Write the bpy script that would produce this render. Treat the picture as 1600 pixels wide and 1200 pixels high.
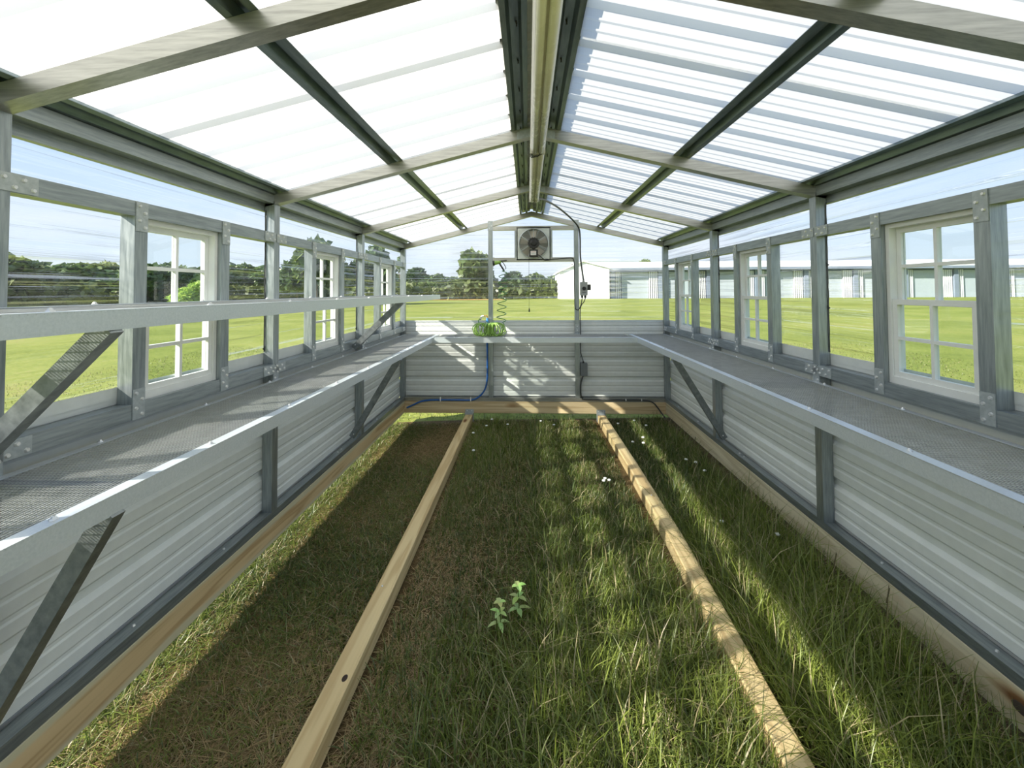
import bpy, math, random
import numpy as np
from mathutils import Vector, Matrix

for o in list(bpy.data.objects):
    bpy.data.objects.remove(o)
C = bpy.context.scene.collection
SC = bpy.context.scene

# ------------------------------------------------------------------ camera
cam_data = bpy.data.cameras.new('camera')
cam_data.sensor_width = 36.0
cam_data.lens = 15.565
cam_data.shift_x = 0.00423
cam_data.shift_y = -0.1034
cam_data.clip_start = 0.05
cam_data.clip_end = 2000
camera = bpy.data.objects.new('camera', cam_data)
camera.matrix_world = Matrix(((0.998973, 0.006640, 0.044815, 0.0),
                              (0.044987, -0.028678, -0.998576, 0.0),
                              (-0.005345, 0.999567, -0.028947, 1.6008),
                              (0, 0, 0, 1)))
C.objects.link(camera)
SC.camera = camera

# ------------------------------------------------------------------ view, world, sun
SC.view_settings.view_transform = 'Standard'
SC.view_settings.look = 'None'
SC.view_settings.gamma = 1
SC.view_settings.use_curve_mapping = False
SC.view_settings.exposure = 0.38
SC.cycles.max_bounces = 8
SC.cycles.diffuse_bounces = 4
SC.cycles.glossy_bounces = 3
SC.cycles.transmission_bounces = 6
SC.cycles.transparent_max_bounces = 16
SC.cycles.caustics_reflective = False
SC.cycles.caustics_refractive = False
SC.cycles.sample_clamp_indirect = 6

W = bpy.data.worlds.new('sky')
SC.world = W
W.use_nodes = True
nt = W.node_tree
nt.nodes.clear()
def N(nt, typ, **kw):
    n = nt.nodes.new(typ)
    for k, v in kw.items():
        if k in n.inputs: n.inputs[k].default_value = v
        else: setattr(n, k, v)
    return n
out = N(nt, 'ShaderNodeOutputWorld')
bg = N(nt, 'ShaderNodeBackground')
tc = N(nt, 'ShaderNodeTexCoord')
sep = N(nt, 'ShaderNodeSeparateXYZ')
ramp = N(nt, 'ShaderNodeValToRGB')
el = ramp.color_ramp.elements
el[0].position = 0.0; el[0].color = (0.80, 0.90, 1.0, 1)
el[1].position = 1.0; el[1].color = (0.30, 0.50, 0.90, 1)
e = el.new(0.13); e.color = (0.66, 0.81, 1.0, 1)
e = el.new(0.35); e.color = (0.46, 0.66, 0.98, 1)
noise = N(nt, 'ShaderNodeTexNoise', Scale=2.2, Detail=6.0, Roughness=0.6)
mp = N(nt, 'ShaderNodeMapping'); mp.inputs['Scale'].default_value = (1, 0.7, 4.5)
cr = N(nt, 'ShaderNodeValToRGB')
cr.color_ramp.elements[0].position = 0.46; cr.color_ramp.elements[1].position = 0.72
cr.color_ramp.elements[1].color = (0.75, 0.75, 0.75, 1)
mix = N(nt, 'ShaderNodeMixRGB'); mix.inputs[2].default_value = (0.92, 0.95, 1.0, 1)
L = nt.links.new
L(tc.outputs['Generated'], sep.inputs[0]); L(sep.outputs['Z'], ramp.inputs[0])
L(tc.outputs['Generated'], mp.inputs[0]); L(mp.outputs[0], noise.inputs['Vector'])
L(noise.outputs[0], cr.inputs[0]); L(cr.outputs[0], mix.inputs[0]); L(ramp.outputs[0], mix.inputs[1])
L(mix.outputs[0], bg.inputs[0]); L(bg.outputs[0], out.inputs[0])
bg.inputs[1].default_value = 0.86

sun_data = bpy.data.lights.new('sun', 'SUN')
sun_data.energy = 10.0
sun_data.color = (1.0, 0.93, 0.80)
sun_data.angle = math.radians(0.55)
sun = bpy.data.objects.new('sun', sun_data)
SUN_DIR = Vector((1.0, 0.5, -0.70)).normalized()
sun.rotation_euler = SUN_DIR.to_track_quat('-Z', 'Y').to_euler()
C.objects.link(sun)

# ------------------------------------------------------------------ constants (metres)
XL, XR, D = -1.633, 1.767, 5.829         # inner faces of the side posts, front of the back hoop
YF = -0.36                               # front end of the house
S = 1.524                                # hoop spacing
T = 0.063                                # steel tube
ZE, ZP, XP = 2.170, 2.586, 0.059         # rafter underside at the eaves and at the ridge
SLOPE = (ZP - ZE) / (XP - XL)
SLOPER = (ZP - ZE) / (XR - XP)
ZST = 0.157                              # top of the timber sill
Z1 = 1.20                                # top of the steel siding
RIB = 0.261
HOOPS = [D - k * S for k in range(5)]
HDR0, HDR1 = 1.922, 1.985
RL0, RL1 = 1.075, 1.140
ZB = 1.034
LIPL, LIPR, YC = -1.166, 1.303, 5.363
rnd = random.Random(7)

def under(x):
    return ZP - (SLOPE * (XP - x) if x < XP else SLOPER * (x - XP))

# ------------------------------------------------------------------ materials
def mat(name):
    m = bpy.data.materials.new(name); m.use_nodes = True
    nt = m.node_tree; nt.nodes.clear()
    o = nt.nodes.new('ShaderNodeOutputMaterial')
    return m, nt, o
def ramp_node(nt, stops):
    r = nt.nodes.new('ShaderNodeValToRGB')
    els = r.color_ramp.elements
    while len(els) < len(stops): els.new(0.5)
    for e, (p, c) in zip(els, stops):
        e.position = p; e.color = (*c, 1)
    return r
def coords(nt, scale=(1, 1, 1), src='Object'):
    t = nt.nodes.new('ShaderNodeTexCoord'); m = nt.nodes.new('ShaderNodeMapping')
    m.inputs['Scale'].default_value = scale
    nt.links.new(t.outputs[src], m.inputs[0])
    return m.outputs[0]

def m_metal(name, c0, c1, metallic, rough, scale=(1, 1, 1), nscale=30, bump=0.02):
    m, nt, o = mat(name)
    b = nt.nodes.new('ShaderNodeBsdfPrincipled')
    v = coords(nt, scale)
    n = N(nt, 'ShaderNodeTexNoise', Scale=nscale, Detail=4.0, Roughness=0.6)
    r = ramp_node(nt, [(0.3, c0), (0.7, c1)])
    nt.links.new(v, n.inputs['Vector']); nt.links.new(n.outputs[0], r.inputs[0])
    nt.links.new(r.outputs[0], b.inputs['Base Color'])
    b.inputs['Metallic'].default_value = metallic
    mr = N(nt, 'ShaderNodeMapRange'); mr.inputs['To Min'].default_value = rough - 0.08; mr.inputs['To Max'].default_value = rough + 0.12
    nt.links.new(n.outputs[0], mr.inputs[0]); nt.links.new(mr.outputs[0], b.inputs['Roughness'])
    if bump:
        bp = N(nt, 'ShaderNodeBump', Strength=bump); nt.links.new(n.outputs[0], bp.inputs['Height']); nt.links.new(bp.outputs[0], b.inputs['Normal'])
    nt.links.new(b.outputs[0], o.inputs[0])
    return m
def m_plain(name, c, rough=0.5, metallic=0.0, var=0.08, nscale=12, spec=0.5):
    c1 = tuple(min(1, x * (1 + var)) for x in c); c0 = tuple(x * (1 - var) for x in c)
    m = m_metal(name, c0, c1, metallic, rough, nscale=nscale, bump=0)
    return m

M_TUBE_Z = m_metal('galvanised tube upright', (0.24, 0.275, 0.285), (0.42, 0.46, 0.475), 0.72, 0.36, (9, 9, 0.7), 9, 0.015)
M_TUBE_Y = m_metal('galvanised tube lengthwise', (0.24, 0.275, 0.285), (0.40, 0.44, 0.455), 0.72, 0.38, (9, 0.7, 9), 9, 0.015)
M_TUBE_X = m_metal('galvanised tube crosswise', (0.32, 0.32, 0.30), (0.50, 0.50, 0.47), 0.82, 0.34, (0.7, 9, 9), 9, 0.015)
M_PLATE = m_metal('zinc bracket plate', (0.36, 0.40, 0.41), (0.48, 0.52, 0.53), 0.5, 0.5, (1, 1, 1), 60, 0.01)
M_SCREW = m_plain('zinc screw', (0.75, 0.76, 0.76), 0.3, 0.7)
M_LIP = m_metal('galvalume bench edge', (0.58, 0.64, 0.68), (0.68, 0.73, 0.77), 0.4, 0.36, (1, 1, 1), 140, 0.01)
M_MESH = m_metal('galvanised wire mesh', (0.40, 0.42, 0.42), (0.54, 0.56, 0.56), 0.35, 0.4, nscale=20, bump=0)
M_BRACE = m_metal('grey steel brace', (0.17, 0.19, 0.20), (0.30, 0.33, 0.34), 0.7, 0.4, (2, 2, 2), 14, 0.015)
M_PURLIN = m_metal('galvanised purlin', (0.14, 0.18, 0.19), (0.25, 0.30, 0.31), 0.9, 0.33, (6, 1, 6), 6, 0.02)
M_SIDING = m_metal('light grey painted siding', (0.70, 0.74, 0.72), (0.76, 0.80, 0.78), 0.0, 0.42, (3, 3, 3), 5, 0.004)
M_WHITE = m_plain('white vinyl', (0.80, 0.82, 0.80), 0.35, var=0.03)
M_CREAM = m_plain('cream lamp housing', (0.64, 0.63, 0.58), 0.4, var=0.04)
M_LENS = m_plain('cream diffuser', (0.70, 0.69, 0.64), 0.25, var=0.03)
M_BLACK = m_plain('black plastic', (0.018, 0.018, 0.02), 0.45)
M_CORD = m_plain('dark grey cord', (0.05, 0.055, 0.055), 0.45)
M_GREYP = m_plain('grey plastic', (0.36, 0.38, 0.38), 0.5)
M_DGREY = m_plain('dark grey box', (0.16, 0.18, 0.19), 0.5)
M_BLUE = m_plain('blue pipe', (0.02, 0.12, 0.42), 0.35)
M_BLUEF = m_plain('light blue fitting', (0.10, 0.33, 0.75), 0.35)
M_HOSE = m_plain('lime green hose', (0.27, 0.46, 0.09), 0.25, var=0.15, nscale=30)
M_HOSED = m_plain('dark green hose', (0.05, 0.20, 0.05), 0.3, var=0.2)
M_BRASS = m_plain('brass', (0.62, 0.38, 0.14), 0.35, 0.7)
M_FANBLADE = m_plain('aluminium fan blade', (0.60, 0.53, 0.44), 0.4, 0.3)
M_RED = m_plain('red print', (0.6, 0.08, 0.06), 0.6)
M_PAPER = m_plain('white label', (0.85, 0.85, 0.84), 0.6)
M_CAP = m_metal('painted ridge cap', (0.20, 0.23, 0.23), (0.26, 0.29, 0.29), 0.2, 0.5)
M_HWALL = m_plain('white hangar steel', (0.80, 0.82, 0.85), 0.5, var=0.03, nscale=1)
M_HROOF = m_plain('white hangar roof', (0.84, 0.85, 0.86), 0.5, var=0.02, nscale=1)
M_HDOOR = m_plain('pale hangar door', (0.42, 0.47, 0.53), 0.5, var=0.03, nscale=1)
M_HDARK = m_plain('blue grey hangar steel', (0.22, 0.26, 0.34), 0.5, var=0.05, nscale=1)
M_BARK = m_plain('bark', (0.14, 0.11, 0.08), 0.9, var=0.3, nscale=4)

def m_wood(name, axis, light, dark, knots, bands=False):
    m, nt, o = mat(name)
    b = nt.nodes.new('ShaderNodeBsdfPrincipled')
    sc = [14, 14, 14]; sc[axis] = 0.55
    v = coords(nt, tuple(sc))
    n1 = N(nt, 'ShaderNodeTexNoise', Scale=1.0, Detail=3.0, Roughness=0.5, Distortion=0.3)
    nt.links.new(v, n1.inputs['Vector'])
    mul = N(nt, 'ShaderNodeMath', operation='MULTIPLY'); mul.inputs[1].default_value = 26
    sn = N(nt, 'ShaderNodeMath', operation='SINE')
    nt.links.new(n1.outputs[0], mul.inputs[0]); nt.links.new(mul.outputs[0], sn.inputs[0])
    mr = N(nt, 'ShaderNodeMapRange'); mr.inputs['From Min'].default_value = -1
    nt.links.new(sn.outputs[0], mr.inputs[0])
    r = ramp_node(nt, [(0.0, dark), (0.55, light), (1.0, tuple(min(1, x * 1.06) for x in light))])
    nt.links.new(mr.outputs[0], r.inputs[0])
    # broad tone
    v2 = coords(nt, tuple([2.5 if i != axis else 0.5 for i in range(3)]))
    n2 = N(nt, 'ShaderNodeTexNoise', Scale=1.4, Detail=3.0); nt.links.new(v2, n2.inputs['Vector'])
    r2 = ramp_node(nt, [(0.35, (0.72, 0.66, 0.56)), (0.6, (1, 1, 1))]); nt.links.new(n2.outputs[0], r2.inputs[0])
    mx = N(nt, 'ShaderNodeMixRGB', blend_type='MULTIPLY'); mx.inputs[0].default_value = 0.55
    nt.links.new(r.outputs[0], mx.inputs[1]); nt.links.new(r2.outputs[0], mx.inputs[2])
    last = mx.outputs[0]
    # knots: sparse voronoi cells
    sk = [7, 7, 7]; sk[axis] = 2.2
    v3 = coords(nt, tuple(sk))
    vo = N(nt, 'ShaderNodeTexVoronoi', Scale=0.62); vo.inputs['Randomness'].default_value = 1
    nt.links.new(v3, vo.inputs['Vector'])
    r3 = ramp_node(nt, [(0.0, (0.12, 0.06, 0.03)), (0.10 * knots, (0.34, 0.18, 0.09)), (0.17 * knots, (0.8, 0.7, 0.6)), (0.24 * knots, (1, 1, 1))])
    nt.links.new(vo.outputs['Distance'], r3.inputs[0])
    mx2 = N(nt, 'ShaderNodeMixRGB', blend_type='MULTIPLY'); mx2.inputs[0].default_value = 1
    nt.links.new(last, mx2.inputs[1]); nt.links.new(r3.outputs[0], mx2.inputs[2])
    last = mx2.outputs[0]
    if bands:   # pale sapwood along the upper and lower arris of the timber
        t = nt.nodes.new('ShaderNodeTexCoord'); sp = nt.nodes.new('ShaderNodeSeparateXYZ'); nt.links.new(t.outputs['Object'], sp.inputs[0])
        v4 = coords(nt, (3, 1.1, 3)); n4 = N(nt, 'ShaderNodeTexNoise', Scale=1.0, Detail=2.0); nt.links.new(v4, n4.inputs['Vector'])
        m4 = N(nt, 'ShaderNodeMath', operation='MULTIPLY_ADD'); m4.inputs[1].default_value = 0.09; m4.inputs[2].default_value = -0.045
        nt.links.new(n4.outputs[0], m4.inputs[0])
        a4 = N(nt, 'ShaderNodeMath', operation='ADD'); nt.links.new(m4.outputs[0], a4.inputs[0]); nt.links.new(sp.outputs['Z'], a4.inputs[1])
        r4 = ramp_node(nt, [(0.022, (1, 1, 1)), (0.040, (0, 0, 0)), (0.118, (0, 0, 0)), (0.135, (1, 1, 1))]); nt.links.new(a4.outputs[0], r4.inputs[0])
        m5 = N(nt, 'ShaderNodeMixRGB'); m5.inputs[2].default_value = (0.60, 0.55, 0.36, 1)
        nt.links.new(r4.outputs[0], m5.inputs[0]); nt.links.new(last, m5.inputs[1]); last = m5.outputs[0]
    nt.links.new(last, b.inputs['Base Color'])
    b.inputs['Roughness'].default_value = 0.75
    bp = N(nt, 'ShaderNodeBump', Strength=0.12, Distance=0.002); nt.links.new(mr.outputs[0], bp.inputs['Height']); nt.links.new(bp.outputs[0], b.inputs['Normal'])
    nt.links.new(b.outputs[0], o.inputs[0])
    return m
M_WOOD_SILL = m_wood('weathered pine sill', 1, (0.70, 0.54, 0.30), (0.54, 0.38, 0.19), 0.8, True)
M_WOOD_PALE = m_wood('pale treated pine sill', 1, (0.66, 0.60, 0.42), (0.55, 0.48, 0.31), 0.9)
M_WOOD_BACK = m_wood('back pine sill', 0, (0.66, 0.54, 0.33), (0.54, 0.41, 0.23), 0.8)
M_WOOD_JOIST = m_wood('yellow pine joist', 1, (0.66, 0.53, 0.29), (0.54, 0.40, 0.20), 0.6)

def m_clear():
    m, nt, o = mat('clear corrugated sheet')
    tr = N(nt, 'ShaderNodeBsdfTransparent'); tr.inputs[0].default_value = (0.97, 0.985, 0.99, 1)
    rf = N(nt, 'ShaderNodeBsdfRefraction', IOR=1.12, Roughness=0.02)
    gl = N(nt, 'ShaderNodeBsdfGlossy', Roughness=0.12); gl.inputs[0].default_value = (1, 1, 1, 1)
    v = coords(nt, (0.35, 0.35, 26))
    n = N(nt, 'ShaderNodeTexNoise', Scale=1.5, Detail=3.0, Roughness=0.6); nt.links.new(v, n.inputs['Vector'])
    bp = N(nt, 'ShaderNodeBump', Strength=0.6, Distance=0.02); nt.links.new(n.outputs[0], bp.inputs['Height'])
    nt.links.new(bp.outputs[0], rf.inputs['Normal']); nt.links.new(bp.outputs[0], gl.inputs['Normal'])
    m1 = N(nt, 'ShaderNodeMixShader'); m2 = N(nt, 'ShaderNodeMixShader')
    r = ramp_node(nt, [(0.42, (0.04, 0.04, 0.04)), (0.62, (0.34, 0.34, 0.34))]); nt.links.new(n.outputs[0], r.inputs[0])
    nt.links.new(r.outputs[0], m1.inputs[0])
    nt.links.new(tr.outputs[0], m1.inputs[1]); nt.links.new(rf.outputs[0], m1.inputs[2])
    m2.inputs[0].default_value = 0.06
    nt.links.new(m1.outputs[0], m2.inputs[1]); nt.links.new(gl.outputs[0], m2.inputs[2])
    nt.links.new(m2.outputs[0], o.inputs[0])
    return m
M_CLEAR = m_clear()
def m_glass():
    m, nt, o = mat('window glass')
    tr = N(nt, 'ShaderNodeBsdfTransparent'); tr.inputs[0].default_value = (0.93, 0.96, 0.95, 1)
    gl = N(nt, 'ShaderNodeBsdfGlossy', Roughness=0.0)
    m2 = N(nt, 'ShaderNodeMixShader'); m2.inputs[0].default_value = 0.05
    nt.links.new(tr.outputs[0], m2.inputs[1]); nt.links.new(gl.outputs[0], m2.inputs[2]); nt.links.new(m2.outputs[0], o.inputs[0])
    return m
M_GLASS = m_glass()
def m_roof():
    m, nt, o = mat('milky translucent roof sheet')
    df = N(nt, 'ShaderNodeBsdfDiffuse'); df.inputs[0].default_value = (0.84, 0.85, 0.84, 1)
    tl = N(nt, 'ShaderNodeBsdfTranslucent'); tl.inputs[0].default_value = (0.84, 0.84, 0.81, 1)
    gl = N(nt, 'ShaderNodeBsdfGlossy', Roughness=0.25)
    m1 = N(nt, 'ShaderNodeMixShader'); m1.inputs[0].default_value = 0.60
    m2 = N(nt, 'ShaderNodeMixShader'); m2.inputs[0].default_value = 0.04
    nt.links.new(df.outputs[0], m1.inputs[1]); nt.links.new(tl.outputs[0], m1.inputs[2])
    nt.links.new(m1.outputs[0], m2.inputs[1]); nt.links.new(gl.outputs[0], m2.inputs[2]); nt.links.new(m2.outputs[0], o.inputs[0])
    return m
M_ROOF = m_roof()
def m_leaf(name, trans=0.35):
    m, nt, o = mat(name)
    a = N(nt, 'ShaderNodeAttribute', attribute_name='tint')
    df = N(nt, 'ShaderNodeBsdfDiffuse'); tl = N(nt, 'ShaderNodeBsdfTranslucent'); gl = N(nt, 'ShaderNodeBsdfGlossy', Roughness=0.45)
    m1 = N(nt, 'ShaderNodeMixShader'); m1.inputs[0].default_value = trans
    m2 = N(nt, 'ShaderNodeMixShader'); m2.inputs[0].default_value = 0.05
    nt.links.new(a.outputs['Color'], df.inputs[0]); nt.links.new(a.outputs['Color'], tl.inputs[0])
    nt.links.new(df.outputs[0], m1.inputs[1]); nt.links.new(tl.outputs[0], m1.inputs[2])
    nt.links.new(m1.outputs[0], m2.inputs[1]); nt.links.new(gl.outputs[0], m2.inputs[2]); nt.links.new(m2.outputs[0], o.inputs[0])
    return m
M_GRASS = m_leaf('grass blades', 0.4)
M_TREELEAF = m_leaf('tree leaves', 0.3)
def m_ground(name, stops, sc1, sc2):
    m, nt, o = mat(name)
    b = N(nt, 'ShaderNodeBsdfPrincipled'); b.inputs['Roughness'].default_value = 0.95
    b.inputs['Specular IOR Level'].default_value = 0.1
    v = coords(nt, (1, 1, 1))
    n1 = N(nt, 'ShaderNodeTexNoise', Scale=sc1, Detail=8.0, Roughness=0.7); nt.links.new(v, n1.inputs['Vector'])
    n2 = N(nt, 'ShaderNodeTexNoise', Scale=sc2, Detail=6.0, Roughness=0.7); nt.links.new(v, n2.inputs['Vector'])
    ad = N(nt, 'ShaderNodeMath', operation='ADD'); nt.links.new(n1.outputs[0], ad.inputs[0]); nt.links.new(n2.outputs[0], ad.inputs[1])
    hf = N(nt, 'ShaderNodeMath', operation='MULTIPLY'); hf.inputs[1].default_value = 0.5; nt.links.new(ad.outputs[0], hf.inputs[0])
    r = ramp_node(nt, stops); nt.links.new(hf.outputs[0], r.inputs[0])
    nt.links.new(r.outputs[0], b.inputs['Base Color'])
    bp = N(nt, 'ShaderNodeBump', Strength=0.5, Distance=0.04); nt.links.new(n2.outputs[0], bp.inputs['Height']); nt.links.new(bp.outputs[0], b.inputs['Normal'])
    nt.links.new(b.outputs[0], o.inputs[0])
    return m
M_LAWN = m_ground('mown lawn', [(0.36, (0.09, 0.115, 0.028)), (0.45, (0.165, 0.20, 0.042)), (0.54, (0.235, 0.262, 0.062)), (0.62, (0.29, 0.25, 0.11))], 0.22, 14)
M_SOIL = m_ground('thatch and soil', [(0.34, (0.045, 0.035, 0.018)), (0.50, (0.12, 0.085, 0.04)), (0.66, (0.24, 0.17, 0.08))], 3, 60)
M_DIRT = m_ground('bare orange soil', [(0.3, (0.5, 0.27, 0.10)), (0.6, (0.6, 0.36, 0.15))], 0.5, 6)

# ------------------------------------------------------------------ mesh helpers
class MB:
    def __init__(s): s.v = []; s.f = []; s.smooth = False
    def add(s, vs, fs):
        k = len(s.v); s.v += [tuple(v) for v in vs]; s.f += [tuple(i + k for i in f) for f in fs]
    def box(s, a, b):
        x0, x1 = sorted((a[0], b[0])); y0, y1 = sorted((a[1], b[1])); z0, z1 = sorted((a[2], b[2]))
        s.add([(x0, y0, z0), (x1, y0, z0), (x1, y1, z0), (x0, y1, z0), (x0, y0, z1), (x1, y0, z1), (x1, y1, z1), (x0, y1, z1)],
              [(0, 3, 2, 1), (4, 5, 6, 7), (0, 1, 5, 4), (1, 2, 6, 5), (2, 3, 7, 6), (3, 0, 4, 7)])
    def bar(s, p, q, w, h, up=(0, 0, 1), bevel=0.0):
        """box from p to q, w across, h along up"""
        p = Vector(p); q = Vector(q); d = (q - p).normalized(); up = Vector(up)
        side = d.cross(up).normalized(); u = side.cross(d).normalized()
        if bevel:
            pr = []
            for sx, sy in ((-1, -1), (1, -1), (1, 1), (-1, 1)):
                a = (sx * (w / 2 - bevel), sy * h / 2); b = (sx * w / 2, sy * (h / 2 - bevel))
                pr += ([b, a] if sx * sy > 0 else [a, b])
            # order counter-clockwise
            pr = sorted(set(pr), key=lambda t: math.atan2(t[1], t[0]))
        else:
            pr = [(-w / 2, -h / 2), (w / 2, -h / 2), (w / 2, h / 2), (-w / 2, h / 2)]
        n = len(pr)
        vs = [p + side * a + u * b for a, b in pr] + [q + side * a + u * b for a, b in pr]
        fs = [(i, (i + 1) % n, n + (i + 1) % n, n + i) for i in range(n)] + [tuple(range(n))[::-1], tuple(range(n, 2 * n))]
        s.add(vs, fs)
    def prism(s, prof, axis, a0, a1, closed=True):
        """prof list of 2D pts in the other two axes (in xyz order) extruded along axis"""
        def mk(p, a):
            l = list(p); l.insert(axis, a); return tuple(l)
        n = len(prof)
        vs = [mk(p, a0) for p in prof] + [mk(p, a1) for p in prof]
        m = n if closed else n - 1
        fs = [(i, (i + 1) % n, n + (i + 1) % n, n + i) for i in range(m)]
        if closed: fs += [tuple(range(n))[::-1], tuple(range(n, 2 * n))]
        s.add(vs, fs)
    def cyl(s, p, q, r0, r1=None, n=16, caps=True):
        r1 = r0 if r1 is None else r1
        p = Vector(p); q = Vector(q); d = (q - p).normalized()
        a = d.orthogonal().normalized(); b = d.cross(a)
        vs = []
        for c, r in ((p, r0), (q, r1)):
            for i in range(n):
                t = 2 * math.pi * i / n; vs.append(c + a * r * math.cos(t) + b * r * math.sin(t))
        fs = [(i, (i + 1) % n, n + (i + 1) % n, n + i) for i in range(n)]
        if caps: fs += [tuple(range(n))[::-1], tuple(range(n, 2 * n))]
        s.add(vs, fs)
    def tube(s, pts, r, n=8, closed=False):
        pts = [Vector(p) for p in pts]; k = len(pts)
        prev = None; vs = []
        for i, p in enumerate(pts):
            if closed: d = (pts[(i + 1) % k] - pts[i - 1])
            else: d = pts[min(i + 1, k - 1)] - pts[max(i - 1, 0)]
            d.normalize()
            a = d.orthogonal().normalized() if prev is None else (prev - d * prev.dot(d)).normalized()
            prev = a; b = d.cross(a)
            for j in range(n):
                t = 2 * math.pi * j / n; vs.append(p + a * r * math.cos(t) + b * r * math.sin(t))
        fs = []
        for i in range(k if closed else k - 1):
            i2 = (i + 1) % k
            for j in range(n):
                fs.append((i * n + j, i * n + (j + 1) % n, i2 * n + (j + 1) % n, i2 * n + j))
        if not closed: fs += [tuple(range(n))[::-1], tuple(range((k - 1) * n, k * n))]
        s.add(vs, fs)
    def ball(s, c, r, n=10, m=6, sq=(1, 1, 1)):
        vs = []; fs = []
        for i in range(m + 1):
            ph = math.pi * i / m
            for j in range(n):
                t = 2 * math.pi * j / n
                vs.append((c[0] + sq[0] * r * math.sin(ph) * math.cos(t), c[1] + sq[1] * r * math.sin(ph) * math.sin(t), c[2] + sq[2] * r * math.cos(ph)))
        for i in range(m):
            for j in range(n): fs.append((i * n + j, (i + 1) * n + j, (i + 1) * n + (j + 1) % n, i * n + (j + 1) % n))
        s.add(vs, fs)
    def mesh(s, name, m, smooth=False):
        me = bpy.data.meshes.new(name); me.from_pydata(s.v, [], s.f); me.materials.append(m)
        if smooth: me.polygons.foreach_set('use_smooth', [True] * len(me.polygons))
        me.update(); return me

def tag(o, label=None, cat=None, group=None, kind=None):
    if label: o['label'] = label
    if cat: o['category'] = cat
    if group: o['group'] = group
    if kind: o['kind'] = kind
    return o
def put(name, mb, m, parent=None, smooth=False):
    me = mb if isinstance(mb, bpy.types.Mesh) else mb.mesh(name, m, smooth)
    o = bpy.data.objects.new(name, me); C.objects.link(o)
    if parent is not None:
        o.parent = parent
        o.matrix_parent_inverse = Matrix.Identity(4)
        if parent.location.length > 0: o.matrix_parent_inverse = PINV.get(parent.name, Matrix.Identity(4))
    return o
PINV = {}
def empty(name, loc=(0, 0, 0), kind=None):
    o = bpy.data.objects.new(name, None); C.objects.link(o); o.location = loc
    o.empty_display_size = 0.1
    PINV[o.name] = Matrix.Translation(Vector(loc)).inverted()
    if kind: o['kind'] = kind
    return o
def smoothpath(pts, sub=6):
    """Catmull-Rom through pts"""
    P = [Vector(p) for p in pts]; P = [P[0] * 2 - P[1]] + P + [P[-1] * 2 - P[-2]]
    outp = []
    for i in range(1, len(P) - 2):
        for k in range(sub):
            t = k / sub; a, b, c, d = P[i - 1], P[i], P[i + 1], P[i + 2]
            outp.append(0.5 * ((2 * b) + (-a + c) * t + (2 * a - 5 * b + 4 * c - d) * t * t + (-a + 3 * b - 3 * c + d) * t ** 3))
    outp.append(P[-2]); return outp

# ------------------------------------------------------------------ ground
def gz(x):
    return float(np.interp(x, [-3, -1.6, -0.8, 0, 1.8, 3], [-0.18, -0.165, -0.125, -0.115, -0.075, -0.06]))
xs = [-500, -60, -10, -3, -1.75, -0.8, 0, 0.9, 1.9, 3, 10, 60, 500]
ys = [-300, -20, -0.5, 6.0, 30, 200, 900]
mb = MB()
vv = [(x, y, gz(x)) for y in ys for x in xs]; n = len(xs)
mb.add(vv, [(j * n + i, j * n + i + 1, (j + 1) * n + i + 1, (j + 1) * n + i) for j in range(len(ys) - 1) for i in range(n - 1)])
lawn = put('lawn', mb, M_LAWN); tag(lawn, kind='structure')
mb = MB(); xs2 = [-1.76, -0.8, 0, 0.9, 1.9]
vv = [(x, y, gz(x) + 0.006) for y in (-0.4, D + 0.12) for x in xs2]
mb.add(vv, [(i, i + 1, 6 + i, 5 + i) for i in range(4)])
floor = put('floor', mb, M_SOIL); tag(floor, kind='structure')

# ------------------------------------------------------------------ timber
def timber(name, m, pts, w, z0, z1, axis, label):
    """pts: centre line [(x,y)...]"""
    p0 = pts[0]
    t = empty(name, (p0[0], p0[1], z0)); tag(t, label, 'timber beam')
    b = MB(); k = len(pts); bv = 0.006
    prof = [(-w / 2 + bv, z0), (w / 2 - bv, z0), (w / 2, z0 + bv), (w / 2, z1 - bv), (w / 2 - bv, z1), (-w / 2 + bv, z1), (-w / 2, z1 - bv), (-w / 2, z0 + bv)]
    vs = []
    for (x, y) in pts:
        for a, z in prof: vs.append((x + (a if axis == 1 else 0), y + (a if axis == 0 else 0), z))
    fs = [(i * 8 + j, i * 8 + (j + 1) % 8, (i + 1) * 8 + (j + 1) % 8, (i + 1) * 8 + j) for i in range(k - 1) for j in range(8)]
    fs += [tuple(range(8))[::-1], tuple(range((k - 1) * 8, k * 8))]
    b.add(vs, fs)
    put('beam_body', b, m, t)
    return t
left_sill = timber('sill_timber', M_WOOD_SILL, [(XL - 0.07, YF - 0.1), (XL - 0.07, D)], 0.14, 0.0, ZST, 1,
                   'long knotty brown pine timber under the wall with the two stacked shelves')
right_sill = timber('sill_timber', M_WOOD_PALE, [(XR + 0.07, YF - 0.1), (XR + 0.07, D)], 0.14, 0.0, ZST, 1,
                    'long pale greenish pine timber half hidden by tall grass, under the wall with one bench')
back_sill = timber('sill_timber', M_WOOD_BACK, [(XL - 0.14, D + 0.07), (XR + 0.14, D + 0.07)], 0.14, 0.0, ZST, 0,
                   'pine timber crossing the far end below the fan wall')
j1 = timber('floor_joist', M_WOOD_JOIST, [(-0.805, YF - 0.1), (-0.795, 1.5), (-0.785, 2.4), (-0.772, D - 0.002)], 0.095, -0.10, 0.0, 1,
            'yellow pine floor joist in full shade with a dark knot, brown thatch beside it')
j2 = timber('floor_joist', M_WOOD_JOIST, [(0.86, YF - 0.1), (0.905, 1.57), (0.955, 3.0), (0.955, 4.2), (0.937, D - 0.002)], 0.10, -0.10, 0.0, 1,
            'yellow pine floor joist dappled with sun and shadow, tall green grass on both sides')
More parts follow.
